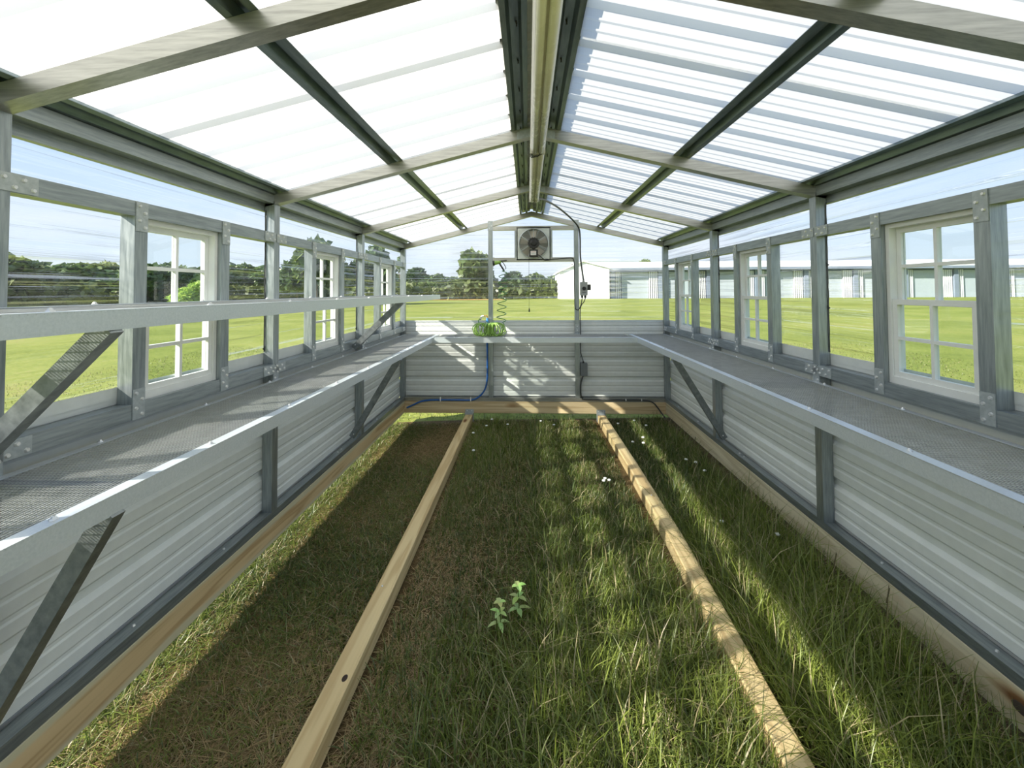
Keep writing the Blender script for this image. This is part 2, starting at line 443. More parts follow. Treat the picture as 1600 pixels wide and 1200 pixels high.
for t, x in ((j1, -0.772), (j2, 0.937)):
    b = MB()
    b.box((x - 0.056, D - 0.006, -0.095), (x + 0.056, D - 0.002, 0.055))
    for sx in (-1, 1): b.box((x + sx * 0.051, D - 0.075, -0.095), (x + sx * 0.054, D - 0.004, 0.012))
    b.box((x - 0.053, D - 0.07, 0.0015), (x + 0.053, D - 0.004, 0.005))
    h = put('joist_hanger', b, M_PLATE, t)
    for sx in (-1, 1):
        s_ = MB(); s_.ball((x + sx * 0.03, D - 0.008, 0.035), 0.007, 6, 4); put('screw', s_, M_SCREW, h)
# dark knot on the left joist
b = MB(); b.ball((-0.768, 1.85, -0.0015), 0.013, 12, 6, (1.0, 1.6, 0.25)); k = put('knot', b, m_plain('dark knot', (0.03, 0.018, 0.012), 0.8), j1); k['label'] = 'dark oval knot'
b = MB(); b.ball((-0.80, 2.42, 0.0005), 0.006, 8, 4); put('nail', b, M_SCREW, j1)
b = MB(); b.ball((0.955, 3.55, 0.0005), 0.006, 8, 4); put('nail', b, M_SCREW, j2)
b = MB(); b.ball((XR - 0.0005, 1.72, 0.085), 0.02, 12, 6, (0.12, 1.7, 1.0)); k = put('knot', b, m_plain('dark knot ring', (0.06, 0.045, 0.03), 0.8), right_sill); k['label'] = 'dark oval knot'

# ------------------------------------------------------------------ corrugated sheets
def rib_profile(z0, z1, phase=0.18):
    """(z, depth) along the sheet, major ribs every RIB, two minors between"""
    pts = []
    k0 = int((z0 - phase) / RIB) - 1
    for k in range(k0, k0 + int((z1 - z0) / RIB) + 4):
        c = phase + k * RIB
        pts += [(c - 0.036, 0), (c - 0.016, 0.022), (c + 0.016, 0.022), (c + 0.036, 0)]
        for m in (0.095, 0.166):
            pts += [(c + m - 0.014, 0), (c + m - 0.006, 0.004), (c + m + 0.006, 0.004), (c + m + 0.014, 0)]
    res = []
    def dep(z):
        for (a, da), (b_, db) in zip(pts, pts[1:]):
            if a <= z <= b_: return da + (db - da) * (z - a) / max(1e-9, b_ - a)
        return 0
    res.append((z0, dep(z0)))
    res += [p for p in pts if z0 < p[0] < z1]
    res.append((z1, dep(z1)))
    return res
def sheet_side(X, outward, y0, y1, z0, z1):
    b = MB(); pr = rib_profile(z0, z1)
    vs = [(X + outward * d_, y, z) for z, d_ in pr for y in (y0, y1)]
    b.add(vs, [(2 * i, 2 * i + 1, 2 * i + 3, 2 * i + 2) for i in range(len(pr) - 1)])
    return b
def sheet_back(Y, x0f, x1f, z0, z1):
    b = MB(); pr = rib_profile(z0, z1)
    vs = []
    for z, d_ in pr: vs += [(x0f(z), Y + d_, z), (x1f(z), Y + d_, z)]
    b.add(vs, [(2 * i, 2 * i + 1, 2 * i + 3, 2 * i + 2) for i in range(len(pr) - 1)])
    return b

SX = {'left': XL - T - 0.003, 'right': XR + T + 0.003}
SBY = D + T + 0.003
def screw_at(plate, p, axis, sgn, r=0.007):
    b = MB(); q = list(p); q[axis] += sgn * 0.005
    b.cyl(p, q, r, r * 0.75, 6); put('screw', b, M_SCREW, plate)

# shared plate meshes with four screws, drawn in local coords (y, z) on plane x=0 facing +x or -x
def plate_set(face, horizontal):
    w, h = (0.115, 0.058) if horizontal else (0.058, 0.125)
    b = MB(); b.box((0, -w / 2, -h / 2), (face * 0.004, w / 2, h / 2)); pm = b.mesh('bracket_plate', M_PLATE)
    s_ = MB(); s_.cyl((face * 0.004, 0, 0), (face * 0.010, 0, 0), 0.0085, 0.006, 6); sm = s_.mesh('screw', M_SCREW)
    if horizontal: sp = [(-0.042, 0.014), (-0.012, -0.014), (0.014, 0.014), (0.042, -0.014)]
    else: sp = [(-0.014, 0.045), (0.014, 0.017), (-0.014, -0.017), (0.014, -0.045)]
    return pm, sm, sp
PLATES = {(f, h): plate_set(f, h) for f in (1, -1) for h in (0, 1)}
def place_plate(parent, x, y, z, face, horizontal):
    pm, sm, sp = PLATES[(face, horizontal)]
    o = bpy.data.objects.new('bracket_plate', pm); C.objects.link(o); o.parent = parent; o.location = (x, y, z)
    for a, c in sp:
        q = bpy.data.objects.new('screw', sm); C.objects.link(q); q.parent = o; q.location = (0, a, c)

WIN_Y = []
def side_wall(side):
    sgn = -1 if side == 'left' else 1       # outward
    X = XL if side == 'left' else XR
    face = -sgn
    w = empty('wall_' + side, kind='structure')
    xo = X + sgn * T
    # siding, one sheet per bay pair
    put('siding_panel', sheet_side(SX[side], sgn, YF, D + T, ZST - 0.03, Z1), M_SIDING, w)
    # base rail, header and sill rails
    b = MB(); b.box((X, YF, ZST), (xo, D, ZST + 0.045)); put('base_rail', b, M_TUBE_Y, w)
    for y in [HOOPS[k] - 0.4 for k in range(0, 4)] + [D - 1.0 - k for k in range(5)]:
        s_ = MB(); s_.ball((X + sgn * 0.03, y, ZST + 0.046), 0.008, 6, 4); put('screw', s_, M_SCREW, w)
    ends = sorted(HOOPS)
    for k in range(4, -1, -1):
        yk = HOOPS[k]
        b = MB(); b.box((X, yk, ZST + 0.045), (xo, yk + T, under(X) + 0.02)); put('post', b, M_TUBE_Z, w)
        # thin open seam down the near side of the post, as the rolled tube shows
        place_plate(w, X, yk - 0.045, (HDR0 + HDR1) / 2, face, 1)
        place_plate(w, X, yk + T + 0.02, (HDR0 + HDR1) / 2, face, 1) if yk < D else None
        place_plate(w, X, yk - 0.045, (RL0 + RL1) / 2, face, 1)
        if yk < D:
            place_plate(w, X, yk + T + 0.02, (RL0 + RL1) / 2, face, 1)
            place_plate(w, X, yk + T / 2, RL0 - 0.008, face, 0)
    # rails between posts
    for k in range(1, 5):
        y0 = HOOPS[k] + T; y1 = HOOPS[k - 1]
        b = MB(); b.box((X, y0, HDR0), (xo, y1, HDR1)); put('header_rail', b, M_TUBE_Y, w)
        b = MB(); b.box((X, y0, RL0), (xo, y1, RL1)); put('sill_rail', b, M_TUBE_Y, w)
        a = HOOPS[k] + 0.509; c = HOOPS[k] + 1.035
        for yy in (a, c):
            b = MB(); b.box((X, yy, RL1), (xo, yy + T, HDR0)); put('stud', b, M_TUBE_Z, w)
            place_plate(w, X, yy + T / 2, HDR1 - 0.0625, face, 0)
            place_plate(w, X, yy + T / 2, RL0 + 0.0625, face, 0)
        if k < 4: WIN_Y.append((side, a + T, c))
    # clear sheets: between windows, and one strip above
    holes = [(HOOPS[k] + 0.509 + T * 0.5, HOOPS[k] + 1.035 + T * 0.5) for k in (4, 3, 2, 1)]
    cuts = [YF] + [t for h in holes for t in h] + [D + T]
    for i in range(0, len(cuts), 2):
        put('clear_panel', sheet_side(SX[side], sgn, cuts[i], cuts[i + 1], Z1 - 0.02, HDR1 - 0.03), M_CLEAR, w)
    put('clear_panel', sheet_side(SX[side], sgn, YF, D + T, HDR1 - 0.03, under(X) + 0.02), M_CLEAR, w)
    # top trim strip outside, under the eave
    b = MB(); b.box((xo + sgn * 0.002, YF, ZE - 0.045), (xo + sgn * 0.03, D + T, ZE + 0.082)); put('eave_trim', b, M_TUBE_Y, w)
    b = MB(); b.box((X + sgn * 0.004, YF, ZE + 0.004), (xo, D, ZE + 0.078 - 0.26 * T)); put('wall_plate', b, M_TUBE_Y, w)
    # flashing where siding meets the clear sheets
    b = MB(); b.prism([(xo + sgn * 0.001, Z1 - 0.035), (xo + sgn * 0.02, Z1 - 0.01), (xo + sgn * 0.001, Z1 + 0.012)], 1, YF, D + T); put('flashing', b, M_SIDING, w)
    # closure foam scraps that show as dark beads beside posts
    for k in (1, 2, 3):
        b = MB(); r2 = random.Random(k * 5 + (side == 'left'))
        b.tube([(X + sgn * (T - 0.006), HOOPS[k] - 0.003 - r2.uniform(0, 0.004), Z1 + 0.02 + (ZE - 0.06 - Z1) * j / 30) for j in range(31)], 0.0035, 5)
        for z in (1.484, 1.745) if side == 'right' else (1.235,):
            b.add([(X + sgn * (T - 0.01), HOOPS[k] - 0.0005, z - 0.012), (X + sgn * (T - 0.004), HOOPS[k] - 0.020, z + 0.004), (X + sgn * (T - 0.012), HOOPS[k] - 0.0005, z + 0.022), (X + sgn * T, HOOPS[k] - 0.001, z)], [(0, 1, 2), (0, 3, 1), (1, 3, 2), (0, 2, 3)])
        put('seal_strip', b, M_CORD, w)
    return w
wall_left = side_wall('left')
wall_right = side_wall('right')

wall_back = empty('wall_back', kind='structure')
put('siding_panel', sheet_back(SBY, lambda z: XL - T, lambda z: XR + T, ZST - 0.03, Z1 + 0.008), M_SIDING, wall_back)
ROOF_UP = T + 0.035
def xa(z): return max(XL - T, XP - max(0.0, (ZP + ROOF_UP - z)) / SLOPE)
def xb(z): return min(XR + T, XP + max(0.0, (ZP + ROOF_UP - z)) / SLOPER)
put('clear_panel', sheet_back(SBY, xa, xb, Z1 - 0.02, ZP + ROOF_UP - 0.004), M_CLEAR, wall_back)
b = MB(); b.box((XL, D, ZST), (XR, D + T, ZST + 0.045)); put('base_rail', b, M_TUBE_X, wall_back)
b = MB(); b.box((XL - T, SBY - 0.004, Z1 - 0.004), (XR + T, SBY - 0.0005, Z1 + 0.012)); put('flashing', b, M_SIDING, wall_back)
for x0 in (-0.518, 0.615):
    zt = under(x0 + T / 2) + 0.005
    b = MB(); b.box((x0, D, ZST + 0.045), (x0 + T - 0.005, D + T - 0.003, zt)); put('post', b, M_TUBE_Z, wall_back)
    # foot and head plates
    b = MB(); b.box((x0 + 0.004, D - 0.004, ZB + 0.03), (x0 + 0.054, D, ZB + 0.13)); pl = put('bracket_plate', b, M_PLATE, wall_back)
    for dz in (0.05, 0.1): screw_at(pl, (x0 + 0.029, D - 0.004, ZB + dz), 1, -1)
    b = MB(); b.box((x0 - 0.004, D - 0.004, 2.40), (x0 + 0.062, D, 2.53)); pl = put('bracket_plate', b, M_PLATE, wall_back)
    for dz, dx in ((0.03, 0.015), (0.06, 0.045), (0.1, 0.02)): screw_at(pl, (x0 + dx, D - 0.004, 2.40 + dz), 1, -1)
for z0, z1 in ((2.403, 2.457), (1.985, 2.039)):
    b = MB(); b.box((-0.455, D, z0), (0.615, D + T - 0.003, z1)); put('cross_rail', b, M_TUBE_X, wall_back)
for x0 in (-0.168, 0.285):
    b = MB(); b.box((x0, D + 0.002, 2.039), (x0 + 0.045, D + T - 0.003, 2.403)); put('stud', b, M_TUBE_Z, wall_back)

# ------------------------------------------------------------------ ceiling / roof frame
ceiling = empty('ceiling', kind='structure')
for y in HOOPS:
    for a, c in ((XL - T, XP), (XR + T, XP)):
        z0 = under(a); z1 = ZP
        b = MB()
        prof = [(a, z0), (c, z1), (c, z1 + T * 1.02), (a, z0 + T * 1.02)]
        b.prism(prof, 1, y, y + T); put('rafter', b, M_TUBE_X, ceiling)
def hat(xc, zc, slope, wid, hgt, flange, y0, y1):
    b = MB(); pts = [(-wid / 2 - flange, 0), (-wid / 2, 0), (-wid / 2 + 0.012, hgt), (wid / 2 - 0.012, hgt), (wid / 2, 0), (wid / 2 + flange, 0)]
    pr = [(xc + a, zc + c + slope * a) for a, c in pts]
    up = [(x, z + 0.0025) for x, z in pr][::-1]
    b.prism(pr + up, 1, y0, y1); return b
zoff = T * 1.02 + 0.001
for xc, sl in ((-0.845, SLOPE), (0.965, -SLOPER), (XL + 0.035, SLOPE), (XR - 0.035, -SLOPER)):
    put('purlin', hat(xc, under(xc) + zoff, sl, 0.052, 0.033, 0.024, YF, D + T), M_PURLIN, ceiling)
for xc, sl in ((XP - 0.105, SLOPE), (XP + 0.105, -SLOPER)):
    put('purlin', hat(xc, under(xc) + zoff, sl, 0.058, 0.033, 0.022, YF, D + T), M_PURLIN, ceiling)
tip = MB(); tip.cyl((0, 0, 0), (0.004, 0.003, -0.02), 0.004, 0.0015, 6); tip.cyl((0.004, 0.012, 0), (0.0, 0.016, -0.014), 0.003, 0.001, 6); TIP = tip.mesh('screw_tip', M_BLACK)
for xc in (XP - 0.098, XP + 0.098):
    for k in range(20):
        q = bpy.data.objects.new('screw_tip', TIP); C.objects.link(q); q.parent = ceiling; q.location = (xc, 0.28 + k * 0.285, under(xc) + zoff + 0.031)
# roof sheets
def roof_sheet(side, y0, y1):
    b = MB(); pr = rib_profile(y0, y1, phase=1.581)
    if side == 'left': x_e, x_r, sl = XL - T - 0.07, XP - 0.02, 1
    else: x_e, x_r, sl = XR + T + 0.07, XP + 0.02, -1
    ze = (ZP - (SLOPE if sl > 0 else SLOPER) * abs(x_e - XP)) + zoff + 0.037; zr = (ZP - SLOPE * 0.02) + zoff + 0.037
    vs = []
    for y, d_ in pr: vs += [(x_e, y, ze + d_), (x_r, y, zr + d_)]
    b.add(vs, [(2 * i, 2 * i + 1, 2 * i + 3, 2 * i + 2) for i in range(len(pr) - 1)])
    return b
ybr = [YF - 0.05] + [1.581 - 0.03 + RIB * (4 * k - 3) for k in range(0, 6) if YF < 1.581 - 0.03 + RIB * (4 * k - 3) < D - 0.3] + [D + 0.2]
for side in ('left', 'right'):
    for y0, y1 in zip(ybr, ybr[1:]):
        put('roof_panel', roof_sheet(side, y0, y1 + 0.068 if y1 < D else y1), M_ROOF, ceiling)
b = MB(); zt = ZP + zoff + 0.066
b.prism([(XP - 0.17, zt - 0.17 * SLOPE - 0.012), (XP - 0.165, zt - 0.165 * SLOPE), (XP, zt + 0.004), (XP + 0.165, zt - 0.165 * SLOPER), (XP + 0.17, zt - 0.17 * SLOPER - 0.012),
         (XP + 0.165, zt - 0.165 * SLOPER - 0.004), (XP, zt), (XP - 0.165, zt - 0.165 * SLOPE - 0.004)], 1, YF - 0.05, D + 0.2)
put('ridge_cap', b, M_CAP, ceiling)
# ridge plate under the peak at each hoop
for y in HOOPS[1:]:
    b = MB(); b.prism([(XP - 0.12, under(XP - 0.12)), (XP, ZP), (XP + 0.12, under(XP + 0.12)), (XP + 0.12, under(XP + 0.12) + 0.05), (XP, ZP + 0.055), (XP - 0.12, under(XP - 0.12) + 0.05)], 1, y - 0.003, y); put('ridge_plate', b, M_PLATE, ceiling)

# ------------------------------------------------------------------ windows
def make_window(idx, side, y0, y1):
    sgn = -1 if side == 'left' else 1
    X = XL if side == 'left' else XR
    w = empty('window_%d' % idx, kind='structure')
    z0, z1 = RL1, HDR0
    xi, xo = X + sgn * 0.022, X + sgn * 0.085
    fw = 0.022
    def frame(mbx, x0, x1, a, b_, c, d_, t):
        mbx.box((x0, a, c), (x1, a + t, d_)); mbx.box((x0, b_ - t, c), (x1, b_, d_))
        mbx.box((x0, a + t, c), (x1, b_ - t, c + t)); mbx.box((x0, a + t, d_ - t), (x1, b_ - t, d_))
    b = MB(); frame(b, xi, xo, y0 + 0.001, y1 - 0.001, z0, z1, fw)
    b.box((xi, y0 + fw, z0 + fw), (xi + sgn * 0.05, y1 - fw, z0 + fw + 0.012))
    put('window_frame', b, M_WHITE, w)
    zm = (z0 + z1) / 2 + 0.005
    ya, yb = y0 + fw + 0.002, y1 - fw - 0.002
    for nm, c, d_, x0, x1 in (('lower_sash', z0 + fw + 0.012, zm + 0.014, xi + sgn * 0.008, xi + sgn * 0.03),
                              ('upper_sash', zm - 0.014, z1 - fw, xi + sgn * 0.034, xi + sgn * 0.056)):
        t = 0.026
        b = MB(); frame(b, x0, x1, ya, yb, c, d_, t)
        ym = (ya + yb) / 2; zz = (c + d_) / 2
        b.box((x0, ym - 0.008, c + t), (x1, ym + 0.008, d_ - t)); b.box((x0 + sgn * 0.001, ya + t, zz - 0.008), (x1 - sgn * 0.001, yb - t, zz + 0.008))
        s_ = put(nm, b, M_WHITE, w)
        for p0, p1 in ((ya + t, ym - 0.008), (ym + 0.008, yb - t)):
            for q0, q1 in ((c + t, zz - 0.008), (zz + 0.008, d_ - t)):
                g = MB(); xm = (x0 + x1) / 2; g.box((xm, p0, q0), (xm + sgn * 0.003, p1, q1)); put('pane', g, M_GLASS, s_)
    return w
for i, (side, y0, y1) in enumerate(sorted(WIN_Y)):
    make_window(i + 1, side, y0, y1)

# ------------------------------------------------------------------ benches
def wire_mesh(x0, x1, y0, y1, z, pitch=0.0175, r=0.0010, px=0.0125):
    b = MB()
    def wire(a, c):
        dx = r if a[1] != c[1] else 0; dy = r if a[0] != c[0] else 0
        b.box((min(a[0], c[0]) - dx, min(a[1], c[1]) - dy, z - r), (max(a[0], c[0]) + dx, max(a[1], c[1]) + dy, z + r))
    y = y0
    while y <= y1: wire((x0, y), (x1, y)); y += pitch
    x = x0
    while x <= x1:
        b.box((x - r, y0, z + r), (x + r, y1, z + 3 * r)); x += px
    return b
def bolt_row(parent, pts):
    for p in pts:
        b = MB(); b.cyl(p, (p[0], p[1], p[2] + 0.004), 0.010, 0.009, 8); b.ball((p[0], p[1], p[2] + 0.004), 0.007, 6, 4); put('screw', b, M_SCREW, parent)
def side_bench(name, side, z, lip, y0, y1, label, braces, zlow):
    sgn = -1 if side == 'left' else 1
    X = XL if side == 'left' else XR
    t = empty(name, ((X + lip) / 2, (y0 + y1) / 2, z)); tag(t, label, 'bench' if z < 1.2 else 'shelf')
    m = put('wire_mesh', wire_mesh(min(X, lip), max(X, lip), y0, y1, z - 0.004), M_MESH, t); m['kind'] = 'stuff'
    b = MB()   # lip: angle section, vertical face towards the aisle
    l2 = lip + sgn * 0.045
    b.box((lip, y0, z - 0.057), (lip + sgn * 0.003, y1, z)); b.box((lip + sgn * 0.003, y0, z - 0.003), (l2, y1, z))
    b.box((lip + sgn * 0.003, y0, z - 0.057), (lip + sgn * 0.02, y1, z - 0.054))
    put('front_edge', b, M_LIP, t)
    b = MB(); b.box((X - sgn * 0.001, y0, z), (X - sgn * 0.03, y1, z + 0.003)); b.box((X - sgn * 0.03, y0, z), (X - sgn * 0.032, y1, z + 0.004))
    b.box((X - sgn * 0.001, y0, z - 0.04), (X - sgn * 0.004, y1, z))
    put('wall_angle', b, M_LIP, t)
    ys_ = [y1 - 0.35 - 0.55 * k for k in range(10) if y1 - 0.35 - 0.55 * k > y0]
    bolt_row(t, [(lip + sgn * 0.025, y, z) for y in ys_])
    bolt_row(t, [(X - sgn * 0.012, y, z + 0.003) for y in ys_])
    for yb in braces:
        b = MB(); b.bar((lip + sgn * 0.014, yb, z - 0.045), (X - sgn * 0.012, yb + 0.02, zlow), 0.052, 0.04, (0, 1, 0)); put('brace', b, M_BRACE, t)
        b = MB(); b.ball((X - sgn * 0.035, yb - 0.012, zlow + 0.03), 0.007, 6, 4); put('screw', b, M_SCREW, t)
    # cross bearers under the mesh
    for yk in HOOPS[1:]:
        if y0 < yk < y1:
            b = MB(); b.box((lip + sgn * 0.003, yk + 0.01, z - 0.034), (X, yk + 0.05, z - 0.007)); put('bearer', b, M_BRACE, t)
    return t
side_bench('bench', 'left', ZB, LIPL, YF, D - 0.005, 'long wire mesh bench catching sunlight, below the narrower raised shelf', [1.22, 4.03], 0.27)
side_bench('bench', 'right', ZB, LIPR, YF, D - 0.005, 'long shaded wire mesh bench with a pale edge, on the wall facing the hangars', [1.22, 4.08], 0.27)
side_bench('shelf', 'left', 1.555, -1.149, YF, 5.79, 'raised wire mesh shelf with a broad grey front edge, above the sunlit bench', [1.19, 4.06], 1.08)
t = empty('bench', (XP, (YC + D) / 2, ZB)); tag(t, 'short wire mesh bench across the far wall holding the green hose coil', 'bench')
m = put('wire_mesh', wire_mesh(LIPL + 0.05, LIPR - 0.05, YC, D - 0.003, ZB - 0.004), M_MESH, t); m['kind'] = 'stuff'
b = MB(); b.box((LIPL, YC, ZB - 0.059), (LIPR, YC + 0.003, ZB - 0.001)); b.box((LIPL + 0.03, YC + 0.003, ZB - 0.001), (LIPR - 0.03, YC + 0.045, ZB + 0.002))
b.box((LIPL, YC + 0.003, ZB - 0.059), (LIPR, YC + 0.02, ZB - 0.056)); put('front_edge', b, M_LIP, t)
b = MB(); b.box((XL, D - 0.03, ZB), (XR, D - 0.001, ZB + 0.003)); put('wall_angle', b, M_LIP, t)
bolt_row(t, [(x, YC + 0.025, ZB + 0.002) for x in (-0.9, -0.3, 0.3, 0.9)])
bolt_row(t, [(x, D - 0.015, ZB + 0.003) for x in (-1.1, -0.7, -0.1, 0.4, 0.9, 1.4)])

# ------------------------------------------------------------------ strip lights under the ridge
def strip_light(y0, y1, label):
    x0 = 0.062; z = 2.385
    t = empty('strip_light', (x0, (y0 + y1) / 2, z)); tag(t, label, 'lamp')
    b = MB(); b.prism([(x0 - 0.042, z + 0.02), (x0 - 0.034, z), (x0 + 0.034, z), (x0 + 0.042, z + 0.02), (x0 + 0.042, z + 0.045), (x0 - 0.042, z + 0.045)], 1, y0, y1)
    put('housing', b, M_CREAM, t)
    for sx in (-1, 1):
        b = MB(); b.cyl((x0 + sx * 0.0185, y0 + 0.004, z - 0.004), (x0 + sx * 0.0185, y1 - 0.004, z - 0.004), 0.0145, n=14); put('tube', b, M_LENS, t, True)
    for yy in (y0 - 0.006, y1):
        b = MB(); b.box((x0 - 0.043, yy, z - 0.012), (x0 + 0.043, yy + 0.006, z + 0.046)); put('end_cap', b, M_CREAM, t)
    for yy in (y0 + 0.2, y1 - 0.2):
        b = MB()
        for sx in (-1, 1): b.cyl((x0 + sx * 0.03, yy, z + 0.045), (x0 + sx * 0.03, yy, ZP + 0.0), 0.0025, n=6)
        put('hanger_wire', b, M_CORD, t)
strip_light(2.50, 3.84, 'cream twin tube strip light under the ridge, the one ending by the far wall')
strip_light(1.12, 2.47, 'cream twin tube strip light under the ridge, running overhead out of the picture')
b = MB()
for a in range(5): b.tube([(0.052 + 0.03 * math.cos(k * 1.05 + a) + 0.008 * math.sin(k * 2.3 + a), 2.485 + a * 0.004, 2.375 + 0.02 * math.sin(k * 1.05 + a * 1.3)) for k in range(7)], 0.002, 5)
tag(put('wire_tie', b, M_CORD), 'dark wire ties at the joint of the strip lights', 'wire')

# ------------------------------------------------------------------ fan
FX, FZ = 0.082, 2.222
fan = empty('exhaust_fan', (FX, D - 0.01, FZ)); tag(fan, 'square galvanised exhaust fan with black motor high on the far wall', 'fan')
b = MB(); hw, hh = 0.222, 0.215; yf = D - 0.012
R0 = 0.192; n = 40
vs = []; fs = []
for i in range(n):   # plate with a round hole
    a = 2 * math.pi * i / n; cx, sz = math.cos(a), math.sin(a)
    vs.append((FX + R0 * cx, yf, FZ + R0 * sz))
    k = min(hw / max(abs(cx), 1e-6), hh / max(abs(sz), 1e-6)); vs.append((FX + k * cx, yf, FZ + k * sz))
for i in range(n): j = (i + 1) % n; fs.append((2 * i, 2 * i + 1, 2 * j + 1, 2 * j))
b.add(vs, fs)
b.box((FX - hw, yf, FZ - hh), (FX - hw + 0.012, D - 0.001, FZ + hh)); b.box((FX + hw - 0.012, yf, FZ - hh), (FX + hw, D - 0.001, FZ + hh))
b.box((FX - hw, yf, FZ - hh), (FX + hw, D - 0.001, FZ - hh + 0.012)); b.box((FX - hw, yf, FZ + hh - 0.012), (FX + hw, D - 0.001, FZ + hh))
put('mounting_plate', b, m_plain('bright zinc plate', (0.66, 0.70, 0.69), 0.45, 0.2), fan)
b = MB(); b.cyl((FX, yf - 0.03, FZ), (FX, D + 0.05, FZ), R0, n=40, caps=False)
b.tube([(FX + R0 * math.cos(2 * math.pi * i / 40), yf - 0.03, FZ + R0 * math.sin(2 * math.pi * i / 40)) for i in range(40)], 0.005, 6, True)
put('shroud', b, M_LIP, fan, True)
g = MB()
for r in [0.05 + 0.0155 * k for k in range(10)]:
    g.tube([(FX + r * math.cos(2 * math.pi * i / 36), yf - 0.045 + 0.01 * (r / 0.2), FZ + r * math.sin(2 * math.pi * i / 36)) for i in range(36)], 0.0013, 4, True)
for i in range(8):
    a = math.pi / 8 + i * math.pi / 4; g.cyl((FX + 0.05 * math.cos(a), yf - 0.046, FZ + 0.05 * math.sin(a)), (FX + 0.2 * math.cos(a), yf - 0.033, FZ + 0.2 * math.sin(a)), 0.0025, n=5)
put('guard', g, M_LIP, fan)
for i in range(5):
    a = math.radians(72 * i + 20); b = MB(); vs = []; fs = []
    for k in range(5):
        r = 0.05 + 0.13 * k / 4; hw_ = 0.35 - 0.02 * k
        for s_, yy in ((-1, 0.0), (1, 0.045)):
            vs.append((FX + r * math.cos(a + s_ * hw_), D + 0.002 + yy * 0.6, FZ + r * math.sin(a + s_ * hw_)))
    fs = [(2 * k, 2 * k + 1, 2 * k + 3, 2 * k + 2) for k in range(4)]
    b.add(vs, fs); put('blade', b, M_FANBLADE, fan)
b = MB(); b.cyl((FX, yf - 0.09, FZ), (FX, D, FZ), 0.068, n=24)
for i in range(14):
    a = 2 * math.pi * i / 14; b.bar((FX + 0.072 * math.cos(a), yf - 0.08, FZ + 0.072 * math.sin(a)), (FX + 0.072 * math.cos(a), yf - 0.03, FZ + 0.072 * math.sin(a)), 0.008, 0.012, (math.cos(a), 0, math.sin(a)))
b.cyl((FX, yf - 0.1, FZ), (FX, yf - 0.09, FZ), 0.03, 0.045, 16)
put('motor', b, M_BLACK, fan)
b = MB()
for a in (90, 210, 330, 30, 150): 
    a = math.radians(a); b.bar((FX + 0.06 * math.cos(a), yf - 0.052, FZ + 0.06 * math.sin(a)), (FX + 0.195 * math.cos(a), yf - 0.035, FZ + 0.195 * math.sin(a)), 0.008, 0.006, (0, 1, 0))
put('motor_bracket', b, M_PLATE, fan)
b = MB(); b.box((0.025, yf - 0.085, 2.045), (0.138, yf - 0.045, 2.135)); b.box((0.07, yf - 0.075, 2.135), (0.085, yf - 0.06, 2.165)); bx_ = put('wiring_box', b, M_BLACK, fan)
b = MB(); b.box((0.042, yf - 0.0865, 2.062), (0.114, yf - 0.085, 2.118)); lb = put('sticker', b, M_PAPER, bx_); lb['label'] = 'white sticker with red print'
for k in range(3):
    b = MB(); b.box((0.05, yf - 0.0875, 2.075 + 0.013 * k), (0.106 - 0.012 * (k % 2), yf - 0.0866, 2.079 + 0.013 * k)); put('printed_line', b, M_RED if k == 2 else M_GREYP, bx_)
for i, (dx, dz) in enumerate(((-0.2, 0.1), (-0.2, -0.1), (0.2, 0.1), (0.2, -0.1), (-0.12, 0.195), (0.12, 0.195), (-0.12, -0.2), (0.12, -0.2))):
    screw_at(fan, (FX + dx, yf, FZ + dz), 1, -1, 0.006)
for k in range(6):
    b = MB(); z = FZ - 0.175 + 0.07 * k; b.bar((FX - 0.2, D + T + 0.05, z - 0.0), (FX + 0.2, D + T + 0.05, z), 0.004, 0.082, (0, 0.25, 1)); put('louver', b, M_FANBLADE, fan)
b = MB()
for (p, q) in (((FX - 0.222, 0, FZ - 0.215), (FX - 0.202, 0, FZ + 0.215)), ((FX + 0.202, 0, FZ - 0.215), (FX + 0.222, 0, FZ + 0.215)), ((FX - 0.202, 0, FZ - 0.215), (FX + 0.202, 0, FZ - 0.2)), ((FX - 0.202, 0, FZ + 0.2), (FX + 0.202, 0, FZ + 0.215))):
    b.box((p[0], D + T + 0.03, p[2]), (q[0], D + T + 0.08, q[2]))
put('louver_frame', b, M_LIP, fan)
pc = empty('pull_cord', (0.02, D - 0.014, 1.99)); tag(pc, 'thin dark cord with a black pull knob dangling below the fan', 'cord')
b = MB(); b.cyl((0.02, D - 0.016, 2.03), (0.02, D - 0.016, 1.365), 0.0018, n=5); put('cord', b, M_CORD, pc)
b = MB(); b.cyl((0.02, D - 0.016, 1.372), (0.02, D - 0.016, 1.325), 0.006, 0.011, 10); put('pull_knob', b, M_BLACK, pc)

